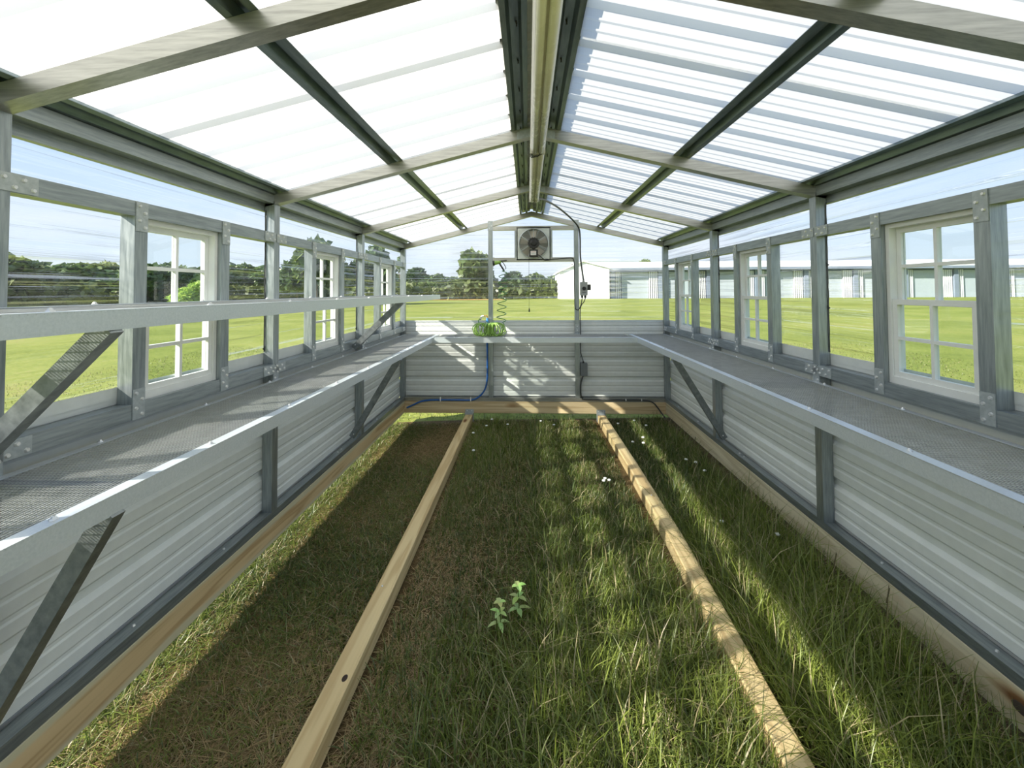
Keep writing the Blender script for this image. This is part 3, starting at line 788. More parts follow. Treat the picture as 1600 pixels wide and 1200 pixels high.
# ------------------------------------------------------------------ electrics
def cord(pts, r, m, label, name='power_cord', cat='cord', group=None, n=8):
    b = MB(); b.tube(smoothpath(pts), r, n); return tag(put(name, b, m, smooth=True), label, cat, group)
cord([(0.095, 3.86, 2.40), (0.15, 4.2, 2.47), (0.33, 5.0, 2.555), (0.52, 5.5, 2.52), (0.66, 5.76, 2.43), (0.690, D - 0.014, 2.30), (0.692, D - 0.014, 2.05), (0.72, D - 0.02, 1.80), (0.728, D - 0.03, 1.735)], 0.011, M_CORD,
     'thick dark cord arching from the strip light down to the dial box')
sw = empty('dial_box', (0.727, D - 0.03, 1.62)); tag(sw, 'grey thermostat box with black dial fixed beside the post', 'switch box')
b = MB(); b.box((0.684, D - 0.065, 1.538), (0.774, D + 0.0, 1.71)); put('box_body', b, M_GREYP, sw)
b = MB(); b.cyl((0.729, D - 0.082, 1.628), (0.729, D - 0.065, 1.628), 0.024, n=20); b.box((0.726, D - 0.087, 1.61), (0.732, D - 0.082, 1.648)); put('dial', b, M_BLACK, sw)
b = MB(); b.box((0.705, D - 0.067, 1.572), (0.755, D - 0.065, 1.579)); put('printed_line', b, M_BLACK, sw)
b = MB(); b.box((0.7755, D - 0.06, 1.605), (0.816, D - 0.02, 1.68)); [b.box((0.778 + 0.013 * k, D - 0.064, 1.612), (0.783 + 0.013 * k, D - 0.06, 1.673)) for k in range(3)]
s_ = put('sensor', b, M_BLACK, sw); s_['label'] = 'black ribbed sensor on the side of the box'
b = MB(); b.cyl((0.727, D - 0.03, 1.71), (0.727, D - 0.03, 1.735), 0.018, 0.014, 12); put('cable_gland', b, M_GREYP, sw)
for x in (0.708, 0.748):
    b = MB(); b.cyl((x, D - 0.03, 1.538), (x, D - 0.03, 1.505), 0.016, 0.013, 10); put('cable_gland', b, M_BLACK, sw)
cord([(0.708, D - 0.03, 1.505), (0.70, D - 0.02, 1.45), (0.688, D - 0.012, 1.40), (0.665, D - 0.010, 1.355), (0.64, D - 0.010, 1.352), (0.618, D - 0.010, 1.39), (0.612, D - 0.010, 1.6), (0.612, D - 0.010, 1.9), (0.604, D - 0.01, 2.0), (0.57, D - 0.01, 2.03),
      (0.40, D - 0.01, 2.018), (0.31, D - 0.02, 2.012), (0.24, D - 0.03, 2.0), (0.19, D - 0.06, 2.03), (0.15, D - 0.08, 2.06), (0.136, D - 0.08, 2.07)], 0.006, M_CORD, 'thin cord looping from the dial box along the rail to the fan')
cord([(0.748, D - 0.03, 1.505), (0.735, D - 0.02, 1.46), (0.695, D - 0.010, 1.40), (0.682, D - 0.010, 1.3), (0.682, D - 0.038, 1.09), (0.682, D - 0.038, 0.98), (0.682, D - 0.010, 0.88), (0.688, D - 0.010, 0.78), (0.71, D - 0.02, 0.70), (0.715, D - 0.03, 0.672)], 0.006, M_CORD,
     'thin black cord running down beside the post to the junction box')
jb = empty('junction_box', (0.72, D - 0.02, 0.58)); tag(jb, 'dark grey junction box low on the far wall', 'junction box')
b = MB(); b.box((0.677, D - 0.055, 0.50), (0.764, D + 0.03, 0.662)); put('box_body', b, M_DGREY, jb)
b = MB(); b.box((0.683, D - 0.060, 0.508), (0.758, D - 0.055, 0.654)); put('cover', b, M_DGREY, jb)
b = MB(); b.cyl((0.715, D - 0.03, 0.662), (0.715, D - 0.03, 0.684), 0.012, n=10); put('cable_gland', b, M_BLACK, jb)
cord([(0.71, D - 0.03, 0.50), (0.695, D - 0.02, 0.45), (0.680, D - 0.015, 0.38), (0.680, D - 0.012, 0.26), (0.70, D - 0.012, 0.205), (0.75, D - 0.012, 0.187), (1.2, D - 0.012, 0.186), (1.5, D - 0.012, 0.182), (1.60, D - 0.014, 0.155), (1.66, D - 0.02, 0.09), (1.70, D - 0.03, 0.03), (1.735, D - 0.06, -0.02)], 0.009, M_CORD,
     'black cord along the base rail dropping into the grass at the corner')
for x, lb in ((1.25, 'white clip on the black cord, the one toward the junction box'), (1.45, 'white clip on the black cord, the one nearer the corner post')):
    b = MB(); b.box((x, D - 0.024, 0.176), (x + 0.012, D - 0.0005, 0.2)); tag(put('cord_clip', b, M_PAPER), lb, 'clip')

# ------------------------------------------------------------------ water
bh = cord([(-1.60, D - 0.02, 0.07), (-1.52, D - 0.015, 0.105), (-1.40, D - 0.013, 0.155), (-1.25, D - 0.013, 0.172), (-0.93, D - 0.013, 0.174), (-0.74, D - 0.013, 0.176), (-0.65, D - 0.013, 0.215), (-0.575, D - 0.013, 0.30), (-0.54, D - 0.013, 0.42), (-0.533, D - 0.013, 0.6),
      (-0.535, D - 0.013, 0.88), (-0.535, D - 0.04, 0.99), (-0.535, D - 0.04, 1.06), (-0.53, D - 0.04, 1.17)], 0.011, M_BLUE, 'bright blue water pipe curving along the base rail and up the post', 'water_pipe', 'pipe')
for x, z, h in ((-1.16, 0.172, 0), (-0.76, 0.175, 0)):
    b = MB(); b.box((x, D - 0.027, z - 0.016), (x + 0.012, D - 0.0005, z + 0.04)); put('pipe_clip', b, M_PAPER, bh)
fa = empty('tap', (-0.53, D - 0.04, 1.17)); tag(fa, 'blue tap body with brass and white elbow above the coiled hose', 'tap')
b = MB(); b.cyl((-0.53, D - 0.04, 1.165), (-0.53, D - 0.04, 1.25), 0.017, 0.014, 12); b.cyl((-0.53, D - 0.04, 1.20), (-0.53, D - 0.04, 1.215), 0.021, n=8); put('valve_body', b, M_BLUEF, fa)
b = MB(); b.tube([(-0.53, D - 0.04, 1.245), (-0.53, D - 0.04, 1.272), (-0.54, D - 0.04, 1.279), (-0.578, D - 0.04, 1.276)], 0.009, 8); put('elbow', b, M_BRASS, fa)
b = MB(); b.tube([(-0.575, D - 0.04, 1.276), (-0.60, D - 0.04, 1.272), (-0.612, D - 0.04, 1.258), (-0.614, D - 0.04, 1.225)], 0.012, 10); put('white_spout', b, M_WHITE, fa)
# coil on the bench: a springy torus of loops standing on the mesh
pts = []
cx_, cy_, cz_ = -0.49, D - 0.19, ZB + 0.078
loops = 24; sub = 16; R = 0.115; r = 0.078
for k in range(loops * sub + 1):
    th = 2 * math.pi * (k / (loops * sub)) * 0.97 + 0.4; ph = 2 * math.pi * k / sub
    jj = 0.22 * math.sin((k // sub) * 2.37)
    rr = R + r * math.cos(ph) * (1 + jj)
    pts.append((cx_ + rr * 1.05 * math.cos(th), cy_ + rr * 0.85 * math.sin(th), cz_ + r * 1.0 * math.sin(ph) * (1 + 0.3 * jj)))
b = MB(); b.tube(pts, 0.0060, 6)
coil = empty('hose_coil', (cx_, cy_, ZB)); tag(coil, 'lime green coiled garden hose heaped on the far bench', 'hose')
put('coiled_hose', b, M_HOSE, coil, True)
b = MB(); b.tube(smoothpath([(-0.60, D - 0.10, 1.14), (-0.64, D - 0.08, 1.20), (-0.63, D - 0.06, 1.235), (-0.614, D - 0.04, 1.225)]), 0.0065, 6); put('hose_tail', b, M_HOSED, coil, True)
# stretched coil rising to the nozzle
pts = []
zz0, zz1 = 1.20, 1.86; turns = 7.5; K = int(turns * 18)
for k in range(K + 1):
    t_ = k / K; a = 2 * math.pi * turns * t_ - 1.2
    zz = zz0 + (zz1 - zz0) * t_; rad = 0.060 * (1 - 0.15 * t_)
    pts.append((-0.345 + 0.03 * t_ + rad * math.cos(a), D - 0.085 + rad * 0.75 * math.sin(a), zz))
b = MB(); b.tube([(-0.33, D - 0.15, 1.135), (-0.30, D - 0.13, 1.16)] + pts + [(-0.30, D - 0.045, 1.872)], 0.0052, 6); put('stretched_hose', b, M_HOSED, coil, True)['label'] = 'dark green stretched spiral'
nz = empty('spray_nozzle', (-0.44, D - 0.045, 1.97)); tag(nz, 'green and black spray gun hooked on the rail left of the fan', 'nozzle')
b = MB(); b.cyl((-0.455, D - 0.04, 1.965), (-0.43, D - 0.04, 1.967), 0.032, 0.034, 14); put('spray_head', b, M_BLACK, nz)
b = MB(); b.cyl((-0.43, D - 0.04, 1.967), (-0.365, D - 0.04, 1.978), 0.028, 0.020, 14); b.cyl((-0.365, D - 0.04, 1.978), (-0.345, D - 0.04, 1.975), 0.020, 0.015, 12); put('barrel', b, M_HOSE, nz)
b = MB(); b.bar((-0.375, D - 0.04, 1.975), (-0.318, D - 0.04, 1.885), 0.022, 0.024, (0, 1, 0)); b.cyl((-0.318, D - 0.04, 1.885), (-0.303, D - 0.04, 1.862), 0.011, n=8); b.bar((-0.365, D - 0.04, 1.99), (-0.27, D - 0.04, 2.0), 0.014, 0.014, (0, 1, 0)); put('grip', b, M_BLACK, nz)
b = MB(); b.tube(smoothpath([(-0.34, D - 0.04, 1.985), (-0.315, D - 0.04, 1.965), (-0.285, D - 0.04, 1.91), (-0.29, D - 0.04, 1.885)]), 0.005, 6); put('trigger', b, M_BLACK, nz)

# ------------------------------------------------------------------ grass
def blades(n, fx, zb, rng, lean, hgt, wid, colf, segs=3):
    """vectorised blades. fx(n)->x,y ; returns verts, faces arrays, colours"""
    x, y = fx(n)
    h = hgt(x, y) * rng.uniform(0.55, 1.25, n); w = wid * rng.uniform(0.6, 1.4, n)
    az = rng.uniform(0, 2 * np.pi, n); ln = lean(x, y, n)      # horizontal reach / height
    z = zb(x)
    face = az + np.pi / 2 + rng.normal(0, 0.5, n)
    ts = np.linspace(0, 1, segs + 1)
    V = np.zeros((n, 2 * segs + 1, 3))
    for i, t in enumerate(ts):
        reach = ln * h * (t ** 1.7); up = h * (t - 0.30 * np.minimum(ln, 1.6) * t ** 3)
        cx = x + np.cos(az) * reach; cy = y + np.sin(az) * reach; cz = z + up
        ww = w * (1 - t) ** 0.6 * 0.5
        if i < segs:
            V[:, 2 * i] = np.stack([cx - np.cos(face) * ww, cy - np.sin(face) * ww, cz], 1)
            V[:, 2 * i + 1] = np.stack([cx + np.cos(face) * ww, cy + np.sin(face) * ww, cz], 1)
        else: V[:, 2 * segs] = np.stack([cx, cy, cz], 1)
    col = colf(x, y, n)
    return V, col
def blade_object(name, sets, m, segs=3):
    V = np.concatenate([s[0] for s in sets]); col = np.concatenate([s[1] for s in sets])
    n = len(V); k = 2 * segs + 1
    quads = [(2 * i, 2 * i + 1, 2 * i + 3, 2 * i + 2) for i in range(segs - 1)]
    loc = []; starts = []; tot = 0; sizes = []
    for q in quads: loc += q; sizes.append(4)
    loc += [2 * segs - 2, 2 * segs - 1, 2 * segs]; sizes.append(3)
    loops = (np.arange(n)[:, None] * k + np.array(loc)[None, :]).ravel()
    per = len(loc); st = np.cumsum([0] + sizes[:-1])
    starts = (np.arange(n)[:, None] * per + st[None, :]).ravel()
    me = bpy.data.meshes.new(name)
    me.vertices.add(n * k); me.vertices.foreach_set('co', V.reshape(-1).astype(np.float32))
    me.loops.add(len(loops)); me.loops.foreach_set('vertex_index', loops.astype(np.int32))
    me.polygons.add(len(starts)); me.polygons.foreach_set('loop_start', starts.astype(np.int32))
    me.polygons.foreach_set('loop_total', np.tile(sizes, n).astype(np.int32))
    me.update(calc_edges=True)
    a = me.attributes.new('tint', 'FLOAT_COLOR', 'POINT')
    cc = np.ones((n, k, 4), np.float32); cc[:, :, :3] = col[:, None, :]
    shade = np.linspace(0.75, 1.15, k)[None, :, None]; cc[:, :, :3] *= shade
    a.data.foreach_set('color', cc.ravel())
    me.materials.append(m)
    o = bpy.data.objects.new(name, me); C.objects.link(o); return o
rng = np.random.default_rng(3)
def gzv(x): return np.interp(x, [-3, -1.6, -0.8, 0, 1.8, 3], [-0.18, -0.165, -0.125, -0.115, -0.075, -0.06])
# smooth pseudo noise for patches
_ph = rng.uniform(0, 6.28, (8, 2)); _fr = rng.normal(0, 2.6, (8, 2))
def patch(x, y): return sum(np.sin(x * _fr[i, 0] + y * _fr[i, 1] + _ph[i, 0]) for i in range(8)) / 4
def green(x, y, n, bright=1.0):
    t = np.clip(0.45 + 0.3 * patch(x, y) + rng.normal(0, 0.25, n), 0, 1)[:, None]
    c = (1 - t) * np.array([0.048, 0.088, 0.016]) + t * np.array([0.23, 0.285, 0.048])
    dry = rng.random(n) < 0.14; c[dry] = np.array([0.42, 0.36, 0.20]); return c * bright
def straw(x, y, n):
    t = rng.random(n)[:, None]; return (1 - t) * np.array([0.20, 0.135, 0.055]) + t * np.array([0.58, 0.44, 0.22])
def region(boxes):
    ar = np.array([(b_[1] - b_[0]) * (b_[3] - b_[2]) * (b_[4] if len(b_) > 4 else 1) for b_ in boxes]); pr = ar / ar.sum()
    def f(n):
        k = rng.choice(len(boxes), n, p=pr); B = np.array([b_[:4] for b_ in boxes])[k]
        return rng.uniform(B[:, 0], B[:, 1]), rng.uniform(B[:, 2], B[:, 3])
    return f
JL0, JL1 = -0.86, -0.71
tall = [(-0.45, 0.84, 0.9, 5.8, 1.0), (0.99, 1.69, 0.9, 5.8, 1.1), (-0.70, -0.40, 1.6, 5.8, 0.75), (-0.66, -0.4, 3.0, 5.8, 0.5)]
def tallh(x, y): return np.clip(0.115 + 0.045 * (x > 0.9) + 0.05 * patch(x, y) - 0.006 * (y - 2) - 0.03 * (x < 0), 0.04, 0.25)
sets = [blades(95000, region(tall), gzv, rng, lambda x, y, n: rng.gamma(2.2, 0.32, n), tallh, 0.0048, lambda x, y, n: green(x, y, n)),
        blades(13000, region([(-0.45, 0.84, 0.9, 5.8), (0.99, 1.66, 0.9, 5.8)]), gzv, rng, lambda x, y, n: rng.gamma(2, 0.3, n), lambda x, y: tallh(x, y) * 1.6, 0.0062, lambda x, y, n: green(x, y, n, 1.05)),
        blades(26000, region([(-1.72, JL0, 0.9, 5.8)]), gzv, rng, lambda x, y, n: rng.gamma(2.5, 0.5, n), lambda x, y: np.clip(0.045 + 0.03 * patch(x * 1.3 + 4, y * 1.2), 0.02, 0.1), 0.005, lambda x, y, n: green(x, y, n)),
        blades(7000, region([(-1.95, -1.68, 0.9, 5.8)]), gzv, rng, lambda x, y, n: rng.gamma(2.5, 0.4, n), lambda x, y: 0.09 + 0 * x, 0.005, lambda x, y, n: green(x, y, n)),
        blades(3500, region([(-1.72, -1.35, 0.9, 5.8)]), gzv, rng, lambda x, y, n: rng.gamma(2.5, 0.5, n), lambda x, y: 0.06 + 0 * x, 0.005, lambda x, y, n: green(x, y, n, 1.2))]
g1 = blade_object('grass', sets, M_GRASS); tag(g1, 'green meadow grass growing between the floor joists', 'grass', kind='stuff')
flat = lambda x, y, n: rng.gamma(6, 1.1, n)
sets = [blades(42000, region([(-1.72, JL0, 0.9, 5.8, 1), (JL1, -0.3, 0.9, 5.8, 1.3)]), lambda x: gzv(x) + 0.012, rng, flat, lambda x, y: 0.016 + 0.010 * np.clip(patch(x, y), -1, 1), 0.0035, straw),
        blades(9000, region([(-0.3, 0.84, 0.9, 5.8, 1), (0.99, 1.74, 0.9, 5.8, 1)]), lambda x: gzv(x) + 0.02, rng, flat, lambda x, y: 0.02 + 0 * x, 0.0032, straw)]
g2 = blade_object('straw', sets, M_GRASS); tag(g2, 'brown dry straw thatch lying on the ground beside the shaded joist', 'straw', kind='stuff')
def lawn_green(x, y, n):
    t = rng.random(n)[:, None]; c = (1 - t) * np.array([0.12, 0.15, 0.04]) + t * np.array([0.25, 0.28, 0.085])
    d_ = rng.random(n) < 0.12; c[d_] = np.array([0.38, 0.31, 0.15]); return c
out_boxes = [(-4.5, -1.8, 0.4, 7.5, 1.4), (-10, -4.5, 0.5, 14, 0.4), (1.95, 4.5, 0.4, 7.5, 1.4), (4.5, 10, 0.5, 14, 0.4), (-4, 4, 6.0, 10, 0.9)]
sets = [blades(60000, region(out_boxes), gzv, rng, lambda x, y, n: rng.gamma(2.5, 0.4, n), lambda x, y: 0.05 + 0.015 * patch(x, y), 0.009, lawn_green, segs=2)]
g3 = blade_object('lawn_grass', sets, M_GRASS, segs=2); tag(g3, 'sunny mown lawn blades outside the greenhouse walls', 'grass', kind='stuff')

# ------------------------------------------------------------------ weeds and clover
def tinted(name, mb_, m, c, parent=None):
    me = mb_.mesh(name, m); a = me.attributes.new('tint', 'FLOAT_COLOR', 'POINT')
    a.data.foreach_set('color', np.tile(np.array([*c, 1], np.float32), len(me.vertices)))
    return put(name, me, m, parent)
def leaf(c, az, pitch, ln, wd):
    """pointed oval leaf from c"""
    b = MB(); K = 6; vs = []
    dx, dy = math.cos(az), math.sin(az)
    for i in range(K + 1):
        t_ = i / K; w_ = wd * math.sin(math.pi * min(1, t_ * 0.96 + 0.04)) ** 0.8 * (1 - 0.25 * t_) * 0.5
        px = ln * t_; pz = math.sin(pitch) * px - 0.35 * ln * t_ * t_; ph = math.cos(pitch) * px
        for s_ in (-1, 0, 1): vs.append((c[0] + dx * ph - dy * s_ * w_, c[1] + dy * ph + dx * s_ * w_, c[2] + pz + abs(s_) * w_ * 0.35))
    fs = []
    for i in range(K):
        for j in range(2): fs.append((3 * i + j, 3 * i + j + 1, 3 * i + j + 4, 3 * i + j + 3))
    b.add(vs, fs); return b
def weed(x, y, h, label, tiers, col, ln=0.05):
    z = gz(x); t = empty('weed', (x, y, z)); tag(t, label, 'plant')
    b = MB(); b.tube([(x, y, z), (x + 0.005, y, z + h * 0.5), (x, y + 0.004, z + h)], 0.0025, 6); tinted('stem', b, M_GRASS, (0.15, 0.25, 0.05), t)
    for k in range(tiers):
        zz = z + h * (1 - 0.28 * k); nl = 4
        for j in range(nl):
            az = 2 * math.pi * j / nl + k * 0.8 + 0.3; tinted('leaf', leaf((x, y, zz), az, 0.35 - 0.1 * k, ln * (0.8 + 0.2 * k) * rnd.uniform(0.8, 1.2), ln * 0.55), M_GRASS, [c * rnd.uniform(0.85, 1.15) for c in col], t)
weed(-0.15, 2.24, 0.17, 'small broad leaved weed with pale lime leaves, the lower of the sunlit pair', 3, (0.60, 0.78, 0.30), 0.05)
weed(-0.06, 2.32, 0.20, 'taller broad leaved weed beside the lime leaved one in mid grass', 3, (0.44, 0.64, 0.22), 0.055)
weed(1.22, 2.45, 0.17, 'reddish broad leaved weed in tall grass beside the dappled joist', 3, (0.24, 0.24, 0.08), 0.05)
# seed stalks along the right sill
for i, (x, y) in enumerate(((1.60, 3.05), (1.62, 2.5), (1.66, 2.2), (1.55, 3.6), (1.58, 4.4))):
    z = gz(x); h = 0.24 + 0.02 * (i % 3); b = MB(); b.tube([(x, y, z), (x + 0.01, y, z + h * 0.5), (x + 0.035, y + 0.01, z + h)], 0.0018, 5)
    for k in range(10): b.ball((x + 0.022 + 0.0016 * k, y + 0.01, z + h * 0.72 + 0.007 * k), 0.004, 5, 4)
    tag(tinted('grass_stalk', b, M_GRASS, (0.20, 0.17, 0.08)), 'brown seeded grass stalk leaning over the pale sill timber', 'grass stalk', 'seed stalks by the pale sill')
# clover
hb = MB()
for k in range(26):
    a = k * 2.4; r_ = 0.012 * math.sqrt(k / 26) ; hb.ball((r_ * math.cos(a), r_ * math.sin(a), 0.006 - 20 * r_ * r_), 0.0048, 5, 4, (1, 1, 1.3))
hme = hb.mesh('flower_head', M_WHITE)
sb = MB(); sb.tube([(0, 0, -0.11), (0.004, 0.002, -0.05), (0, 0, 0)], 0.0014, 5); sme = sb.mesh('stem', m_plain('clover stem', (0.12, 0.22, 0.05), 0.7))
for x, y in [(-0.62, 5.0), (-0.55, 4.45), (-0.5, 5.3), (-0.25, 5.35), (0.15, 5.45), (0.62, 3.75), (0.66, 3.72), (0.64, 3.8), (1.08, 4.7), (1.2, 4.75), (1.17, 4.62), (1.45, 4.2), (1.5, 4.1), (1.52, 3.95), (1.35, 5.2), (1.25, 5.35), (1.56, 2.9), (-0.45, 5.5), (0.3, 5.3), (1.05, 5.3), (1.3, 3.1)]:
    z = gz(x) + 0.115 + rnd.uniform(0, 0.03)
    t = empty('clover_flower', (x, y, z)); tag(t, 'small white clover flower head standing in the long grass', 'flower', 'clover flowers')
    for nm, me in (('flower_head', hme), ('stem', sme)):
        o = bpy.data.objects.new(nm, me); C.objects.link(o); o.parent = t

# ------------------------------------------------------------------ hangars
HY = 90.0
def hangar_long():
    x0, x1, ze, zr, dep = 16.2, 158.0, 6.0, 7.95, 24
    t = empty('hangar', (x0, HY, gz(20))); tag(t, 'long white roofed hangar with pale doors and a gabled white end', 'building')
    zg = gz(20)
    b = MB(); b.prism([(HY - 1.4, ze), (HY - 1.4, ze + 0.25), (HY + dep / 2, zr + 0.1), (HY + dep + 0.5, ze + 0.2), (HY + dep + 0.5, ze), (HY + dep / 2, zr - 0.15)], 0, x0 - 6.0, x1); put('roof', b, M_HROOF, t)
    b = MB(); b.box((x0 - 0.02, HY - 1.45, ze - 0.45), (x1, HY - 1.35, ze + 0.05)); put('fascia', b, M_HDARK, t)
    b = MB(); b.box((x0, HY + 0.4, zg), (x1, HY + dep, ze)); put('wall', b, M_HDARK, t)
    pitch = 9.4; k = 0; x = x0 + 0.4
    while x + pitch < x1:
        b = MB(); b.box((x + 2.3, HY - 0.05, zg), (x + 7.6, HY + 0.35, ze - 0.8)); put('door', b, M_HDOOR, t)
        b = MB()
        for j in range(5):
            xx = x + 7.7 + j * 0.36; b.box((xx, HY - 0.35, zg), (xx + 0.16, HY + 0.3, ze - 0.7))
        for j in range(3):
            xx = x + 1.1 + j * 0.36; b.box((xx, HY - 0.35, zg), (xx + 0.16, HY + 0.3, ze - 0.7))
        put('door_leaf_stack', b, M_HWALL, t)
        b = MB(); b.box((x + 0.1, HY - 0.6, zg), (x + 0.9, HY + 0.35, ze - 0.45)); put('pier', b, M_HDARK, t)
        x += pitch; k += 1
    return t
HANGAR = hangar_long()
zg = gz(12)
b = MB(); b.prism([(6.3, zg), (16.1, zg), (16.1, 5.9), (11.0, 7.3), (6.3, 5.2)], 1, HY - 2, HY + 12); put('annex_wall', b, M_HWALL, HANGAR)
b = MB()
b.prism([(6.0, 5.15), (11.0, 7.3), (11.0, 7.55), (6.0, 5.40)], 1, HY - 2.3, HY + 12.3); b.prism([(11.0, 7.3), (16.3, 5.9), (16.3, 6.1), (11.0, 7.55)], 1, HY - 2.3, HY + 12.3)
put('annex_roof', b, M_HROOF, HANGAR)
b = MB(); b.box((-20, 88, -0.14), (-5, 96, -0.12)); tag(put('soil_patch', b, M_DIRT), 'strip of bare orange soil across the field before the trees', 'soil', kind='structure')

# ------------------------------------------------------------------ trees
def crown_mesh(seed, nblob, nleaf, tintset, spread=(1, 1, 1), ls=0.09, drop=0.0):
    r = np.random.default_rng(seed)
    cen = r.normal(0, 1, (nblob, 3)); cen /= np.linalg.norm(cen, axis=1)[:, None]; cen *= r.uniform(0.15, 0.62, nblob)[:, None]
    rad = r.uniform(0.28, 0.48, nblob)
    k = r.integers(0, nblob, nleaf); d_ = r.normal(0, 1, (nleaf, 3)); d_ /= np.linalg.norm(d_, axis=1)[:, None]
    P = cen[k] + d_ * (rad[k] * r.uniform(0.6, 1.05, nleaf) ** 0.6)[:, None]
    P *= np.array(spread) * 0.5; P[:, 2] += 0.5
    a = r.normal(0, 1, (nleaf, 3)); a /= np.linalg.norm(a, axis=1)[:, None]
    b_ = np.cross(a, r.normal(0, 1, (nleaf, 3))); b_ /= np.linalg.norm(b_, axis=1)[:, None]
    s1 = ls * r.uniform(0.5, 1.2, nleaf)[:, None]; s2 = s1 * 0.6
    V = np.stack([P - a * s1, P - b_ * s2, P + a * s1, P + b_ * s2], 1)
    me = bpy.data.meshes.new('crown'); me.vertices.add(4 * nleaf); me.vertices.foreach_set('co', V.reshape(-1).astype(np.float32))
    me.loops.add(4 * nleaf); me.loops.foreach_set('vertex_index', np.arange(4 * nleaf, dtype=np.int32))
    me.polygons.add(nleaf); me.polygons.foreach_set('loop_start', np.arange(0, 4 * nleaf, 4, dtype=np.int32)); me.polygons.foreach_set('loop_total', np.full(nleaf, 4, np.int32))
    me.update(calc_edges=True)
    t_ = r.random(nleaf)[:, None]; col = (1 - t_) * np.array(tintset[0]) + t_ * np.array(tintset[1])
    at = me.attributes.new('tint', 'FLOAT_COLOR', 'POINT'); cc = np.ones((nleaf, 4, 4), np.float32); cc[:, :, :3] = col[:, None]; at.data.foreach_set('color', cc.ravel())
    me.materials.append(M_TREELEAF); return me
CR = [crown_mesh(1, 14, 2600, ((0.05, 0.10, 0.03), (0.12, 0.19, 0.05))), crown_mesh(2, 18, 2600, ((0.06, 0.11, 0.03), (0.16, 0.22, 0.06))),
      crown_mesh(3, 10, 2400, ((0.045, 0.09, 0.035), (0.10, 0.16, 0.06))), crown_mesh(4, 16, 1500, ((0.10, 0.16, 0.04), (0.22, 0.30, 0.07)), ls=0.07)]
CBUSH = crown_mesh(9, 12, 2200, ((0.30, 0.46, 0.06), (0.48, 0.62, 0.12)), ls=0.06)
tb = MB(); tb.cyl((0, 0, 0), (0.02, 0.01, 0.55), 0.035, 0.018, 8)
for a in (0.5, 2.4, 4.6): tb.cyl((0.015, 0.008, 0.42), (0.02 + 0.2 * math.cos(a), 0.2 * math.sin(a), 0.72), 0.014, 0.006, 6)
TRUNK = tb.mesh('trunk', M_BARK)
def tree(x, y, h, w, kind, label, group=None, low=0.28, cat='tree', name='tree'):
    t = empty(name, (x, y, gz(x))); tag(t, label, cat, group); t.rotation_euler = (0, 0, rnd.uniform(0, 6.28))
    c = bpy.data.objects.new('crown', CR[kind] if kind >= 0 else CBUSH); C.objects.link(c); c.parent = t
    hz = h * (1 - low); c.scale = (w, w, hz); c.location = (0, 0, h * low)
    k = bpy.data.objects.new('trunk', TRUNK); C.objects.link(k); k.parent = t; k.scale = (h * 0.6, h * 0.6, h)
TG = 'trees of the woodland edge'
TL = 'dark green tree in the woodland edge beyond the far wall'
TG2 = 'trees beyond the shelf wall'
TL2 = 'dark green tree in the woodland edge facing the windows of the shelf wall'
# beyond the far wall
for x, y, h, w, k in [(-60, 100, 7.5, 10, 0), (-52, 104, 8, 10, 1), (-45, 99, 7, 10, 2), (-38, 102, 7.5, 9, 0), (-31, 99, 6.4, 9, 1), (-26, 101, 7.6, 9, 2), (-20.5, 98, 6.4, 8, 0), (-15.5, 101, 5.4, 8, 1), (-3.5, 99, 6.4, 8, 2), (1.5, 102, 6.2, 8, 1),
                      (6, 106, 6.0, 9, 0), (-9, 103, 6.5, 8, 0), (-1, 104, 5.5, 8, 1), (-23, 105, 6, 9, 1), (-18, 106, 5.5, 9, 2), (3.5, 107, 5, 9, 2), (-28.5, 107, 6.5, 9, 1), (-13, 107, 5.2, 9, 2)]:
    tree(x, y, h, w, k, TL, TG, 0.05)
tree(-11.8, 97, 11.8, 9.5, 1, 'tallest tree beyond the far wall, just left of the fan post', low=0.1)
tree(-28.0, 96, 9.9, 2.4, 3, 'thin sparse treetop showing beside the far left corner post', low=0.6)
# along the left side of the field
for i in range(44):
    a = math.radians(196 - i * 1.95)      # bearing, anticlockwise from +X
    if a < math.radians(119): break
    dd = 98 + 9 * math.sin(i * 1.7) + (i % 3) * 5
    tree(dd * math.cos(a), dd * math.sin(a), 7.2 + 1.3 * math.sin(i * 2.1), 10.5 + 1.5 * math.sin(i), i % 3, TL2, TG2, 0.10)
for i in range(12):
    a = math.radians(150 - i * 2.6); dd = 115 + 4 * (i % 3)
    tree(dd * math.cos(a), dd * math.sin(a), 7.6 + 0.8 * math.cos(i * 1.3), 12, (i + 1) % 3, TL2, TG2, 0.0)
for i, (ux, uy, dd, h, w, lb) in enumerate([(-0.437, 0.90, 62, 9.6, 6.5, 'tall leafy tree seen through the second window along the shelf wall'), (-0.405, 0.915, 64, 7.6, 6.5, 'shorter leafy tree beside the tall one outside the shelf wall'),
                                            (-0.33, 0.945, 66, 8.6, 7, 'dark tree framed by the farthest window of the shelf wall'), (-0.47, 0.883, 66, 6.4, 6, 'round tree just left of the tall leafy one outside the shelf wall')]):
    tree(ux * dd, uy * dd, h, w, (1, 0, 2, 2)[i], lb, low=0.1)
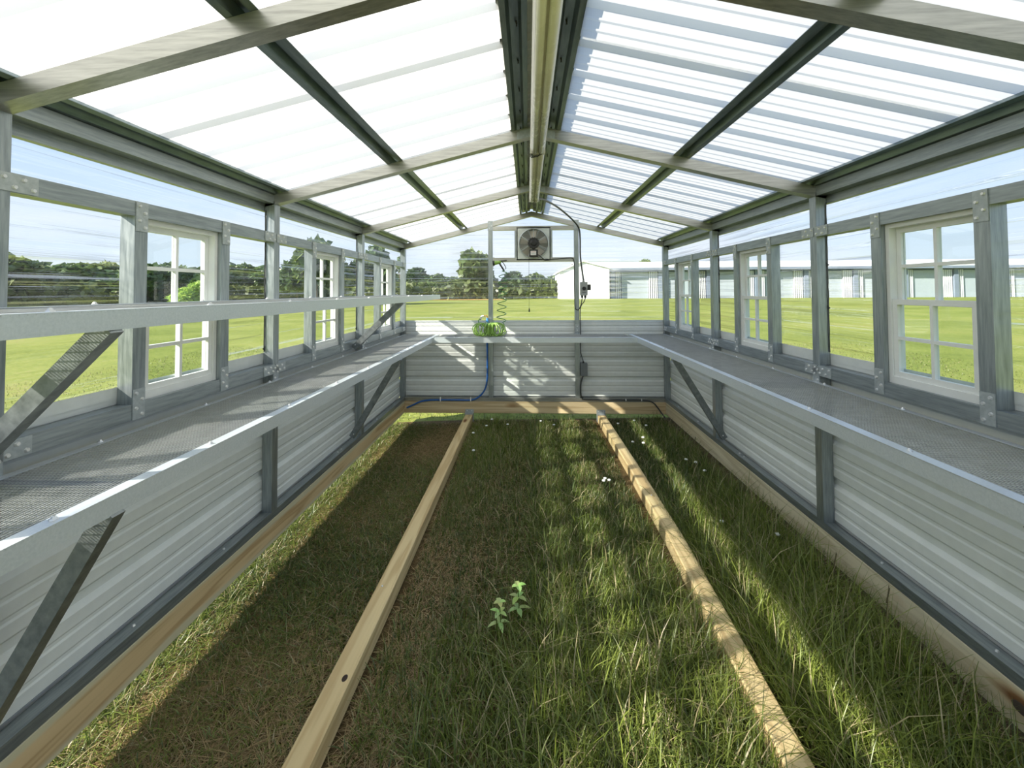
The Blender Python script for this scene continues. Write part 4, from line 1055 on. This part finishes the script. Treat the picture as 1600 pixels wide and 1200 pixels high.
tree(-0.615 * 52, 0.790 * 52, 3.0, 4.2, -1, 'bright lime green bush in front of the woodland, seen through the nearest shelf wall window', None, 0.0, 'bush', 'bush')
tree(34, 130, 11.5, 6, 3, 'treetop poking above the long hangar roof', low=0.3)

# undergrowth below the woodland edge
r_ = np.random.default_rng(21); n = 26000
ang = r_.uniform(math.radians(68), math.radians(200), n); dd = r_.uniform(93, 112, n)
ux = dd * np.cos(ang); uy = dd * np.sin(ang)
keep = ux < 7; ux = ux[keep]; uy = uy[keep]; n = len(ux)
uz = -0.15 + r_.uniform(0, 1, n) ** 1.3 * (3.2 + 0.8 * np.sin(ux * 0.4))
P = np.stack([ux, uy, uz], 1); a = r_.normal(0, 1, (n, 3)); a /= np.linalg.norm(a, axis=1)[:, None]
b_ = np.cross(a, r_.normal(0, 1, (n, 3))); b_ /= np.linalg.norm(b_, axis=1)[:, None]
s1 = 0.85 * r_.uniform(0.5, 1.2, n)[:, None]
V = np.stack([P - a * s1, P - b_ * s1 * 0.6, P + a * s1, P + b_ * s1 * 0.6], 1)
me = bpy.data.meshes.new('undergrowth'); me.vertices.add(4 * n); me.vertices.foreach_set('co', V.reshape(-1).astype(np.float32))
me.loops.add(4 * n); me.loops.foreach_set('vertex_index', np.arange(4 * n, dtype=np.int32))
me.polygons.add(n); me.polygons.foreach_set('loop_start', np.arange(0, 4 * n, 4, dtype=np.int32)); me.polygons.foreach_set('loop_total', np.full(n, 4, np.int32))
me.update(calc_edges=True)
t_ = r_.random(n)[:, None]; col = (1 - t_) * np.array([0.06, 0.09, 0.03]) + t_ * np.array([0.17, 0.21, 0.07])
at = me.attributes.new('tint', 'FLOAT_COLOR', 'POINT'); cc = np.ones((n, 4, 4), np.float32); cc[:, :, :3] = col[:, None]; at.data.foreach_set('color', cc.ravel())
me.materials.append(M_TREELEAF)
o = bpy.data.objects.new('undergrowth', me); C.objects.link(o); tag(o, 'dark tangled undergrowth along the foot of the woodland', 'undergrowth', kind='stuff')
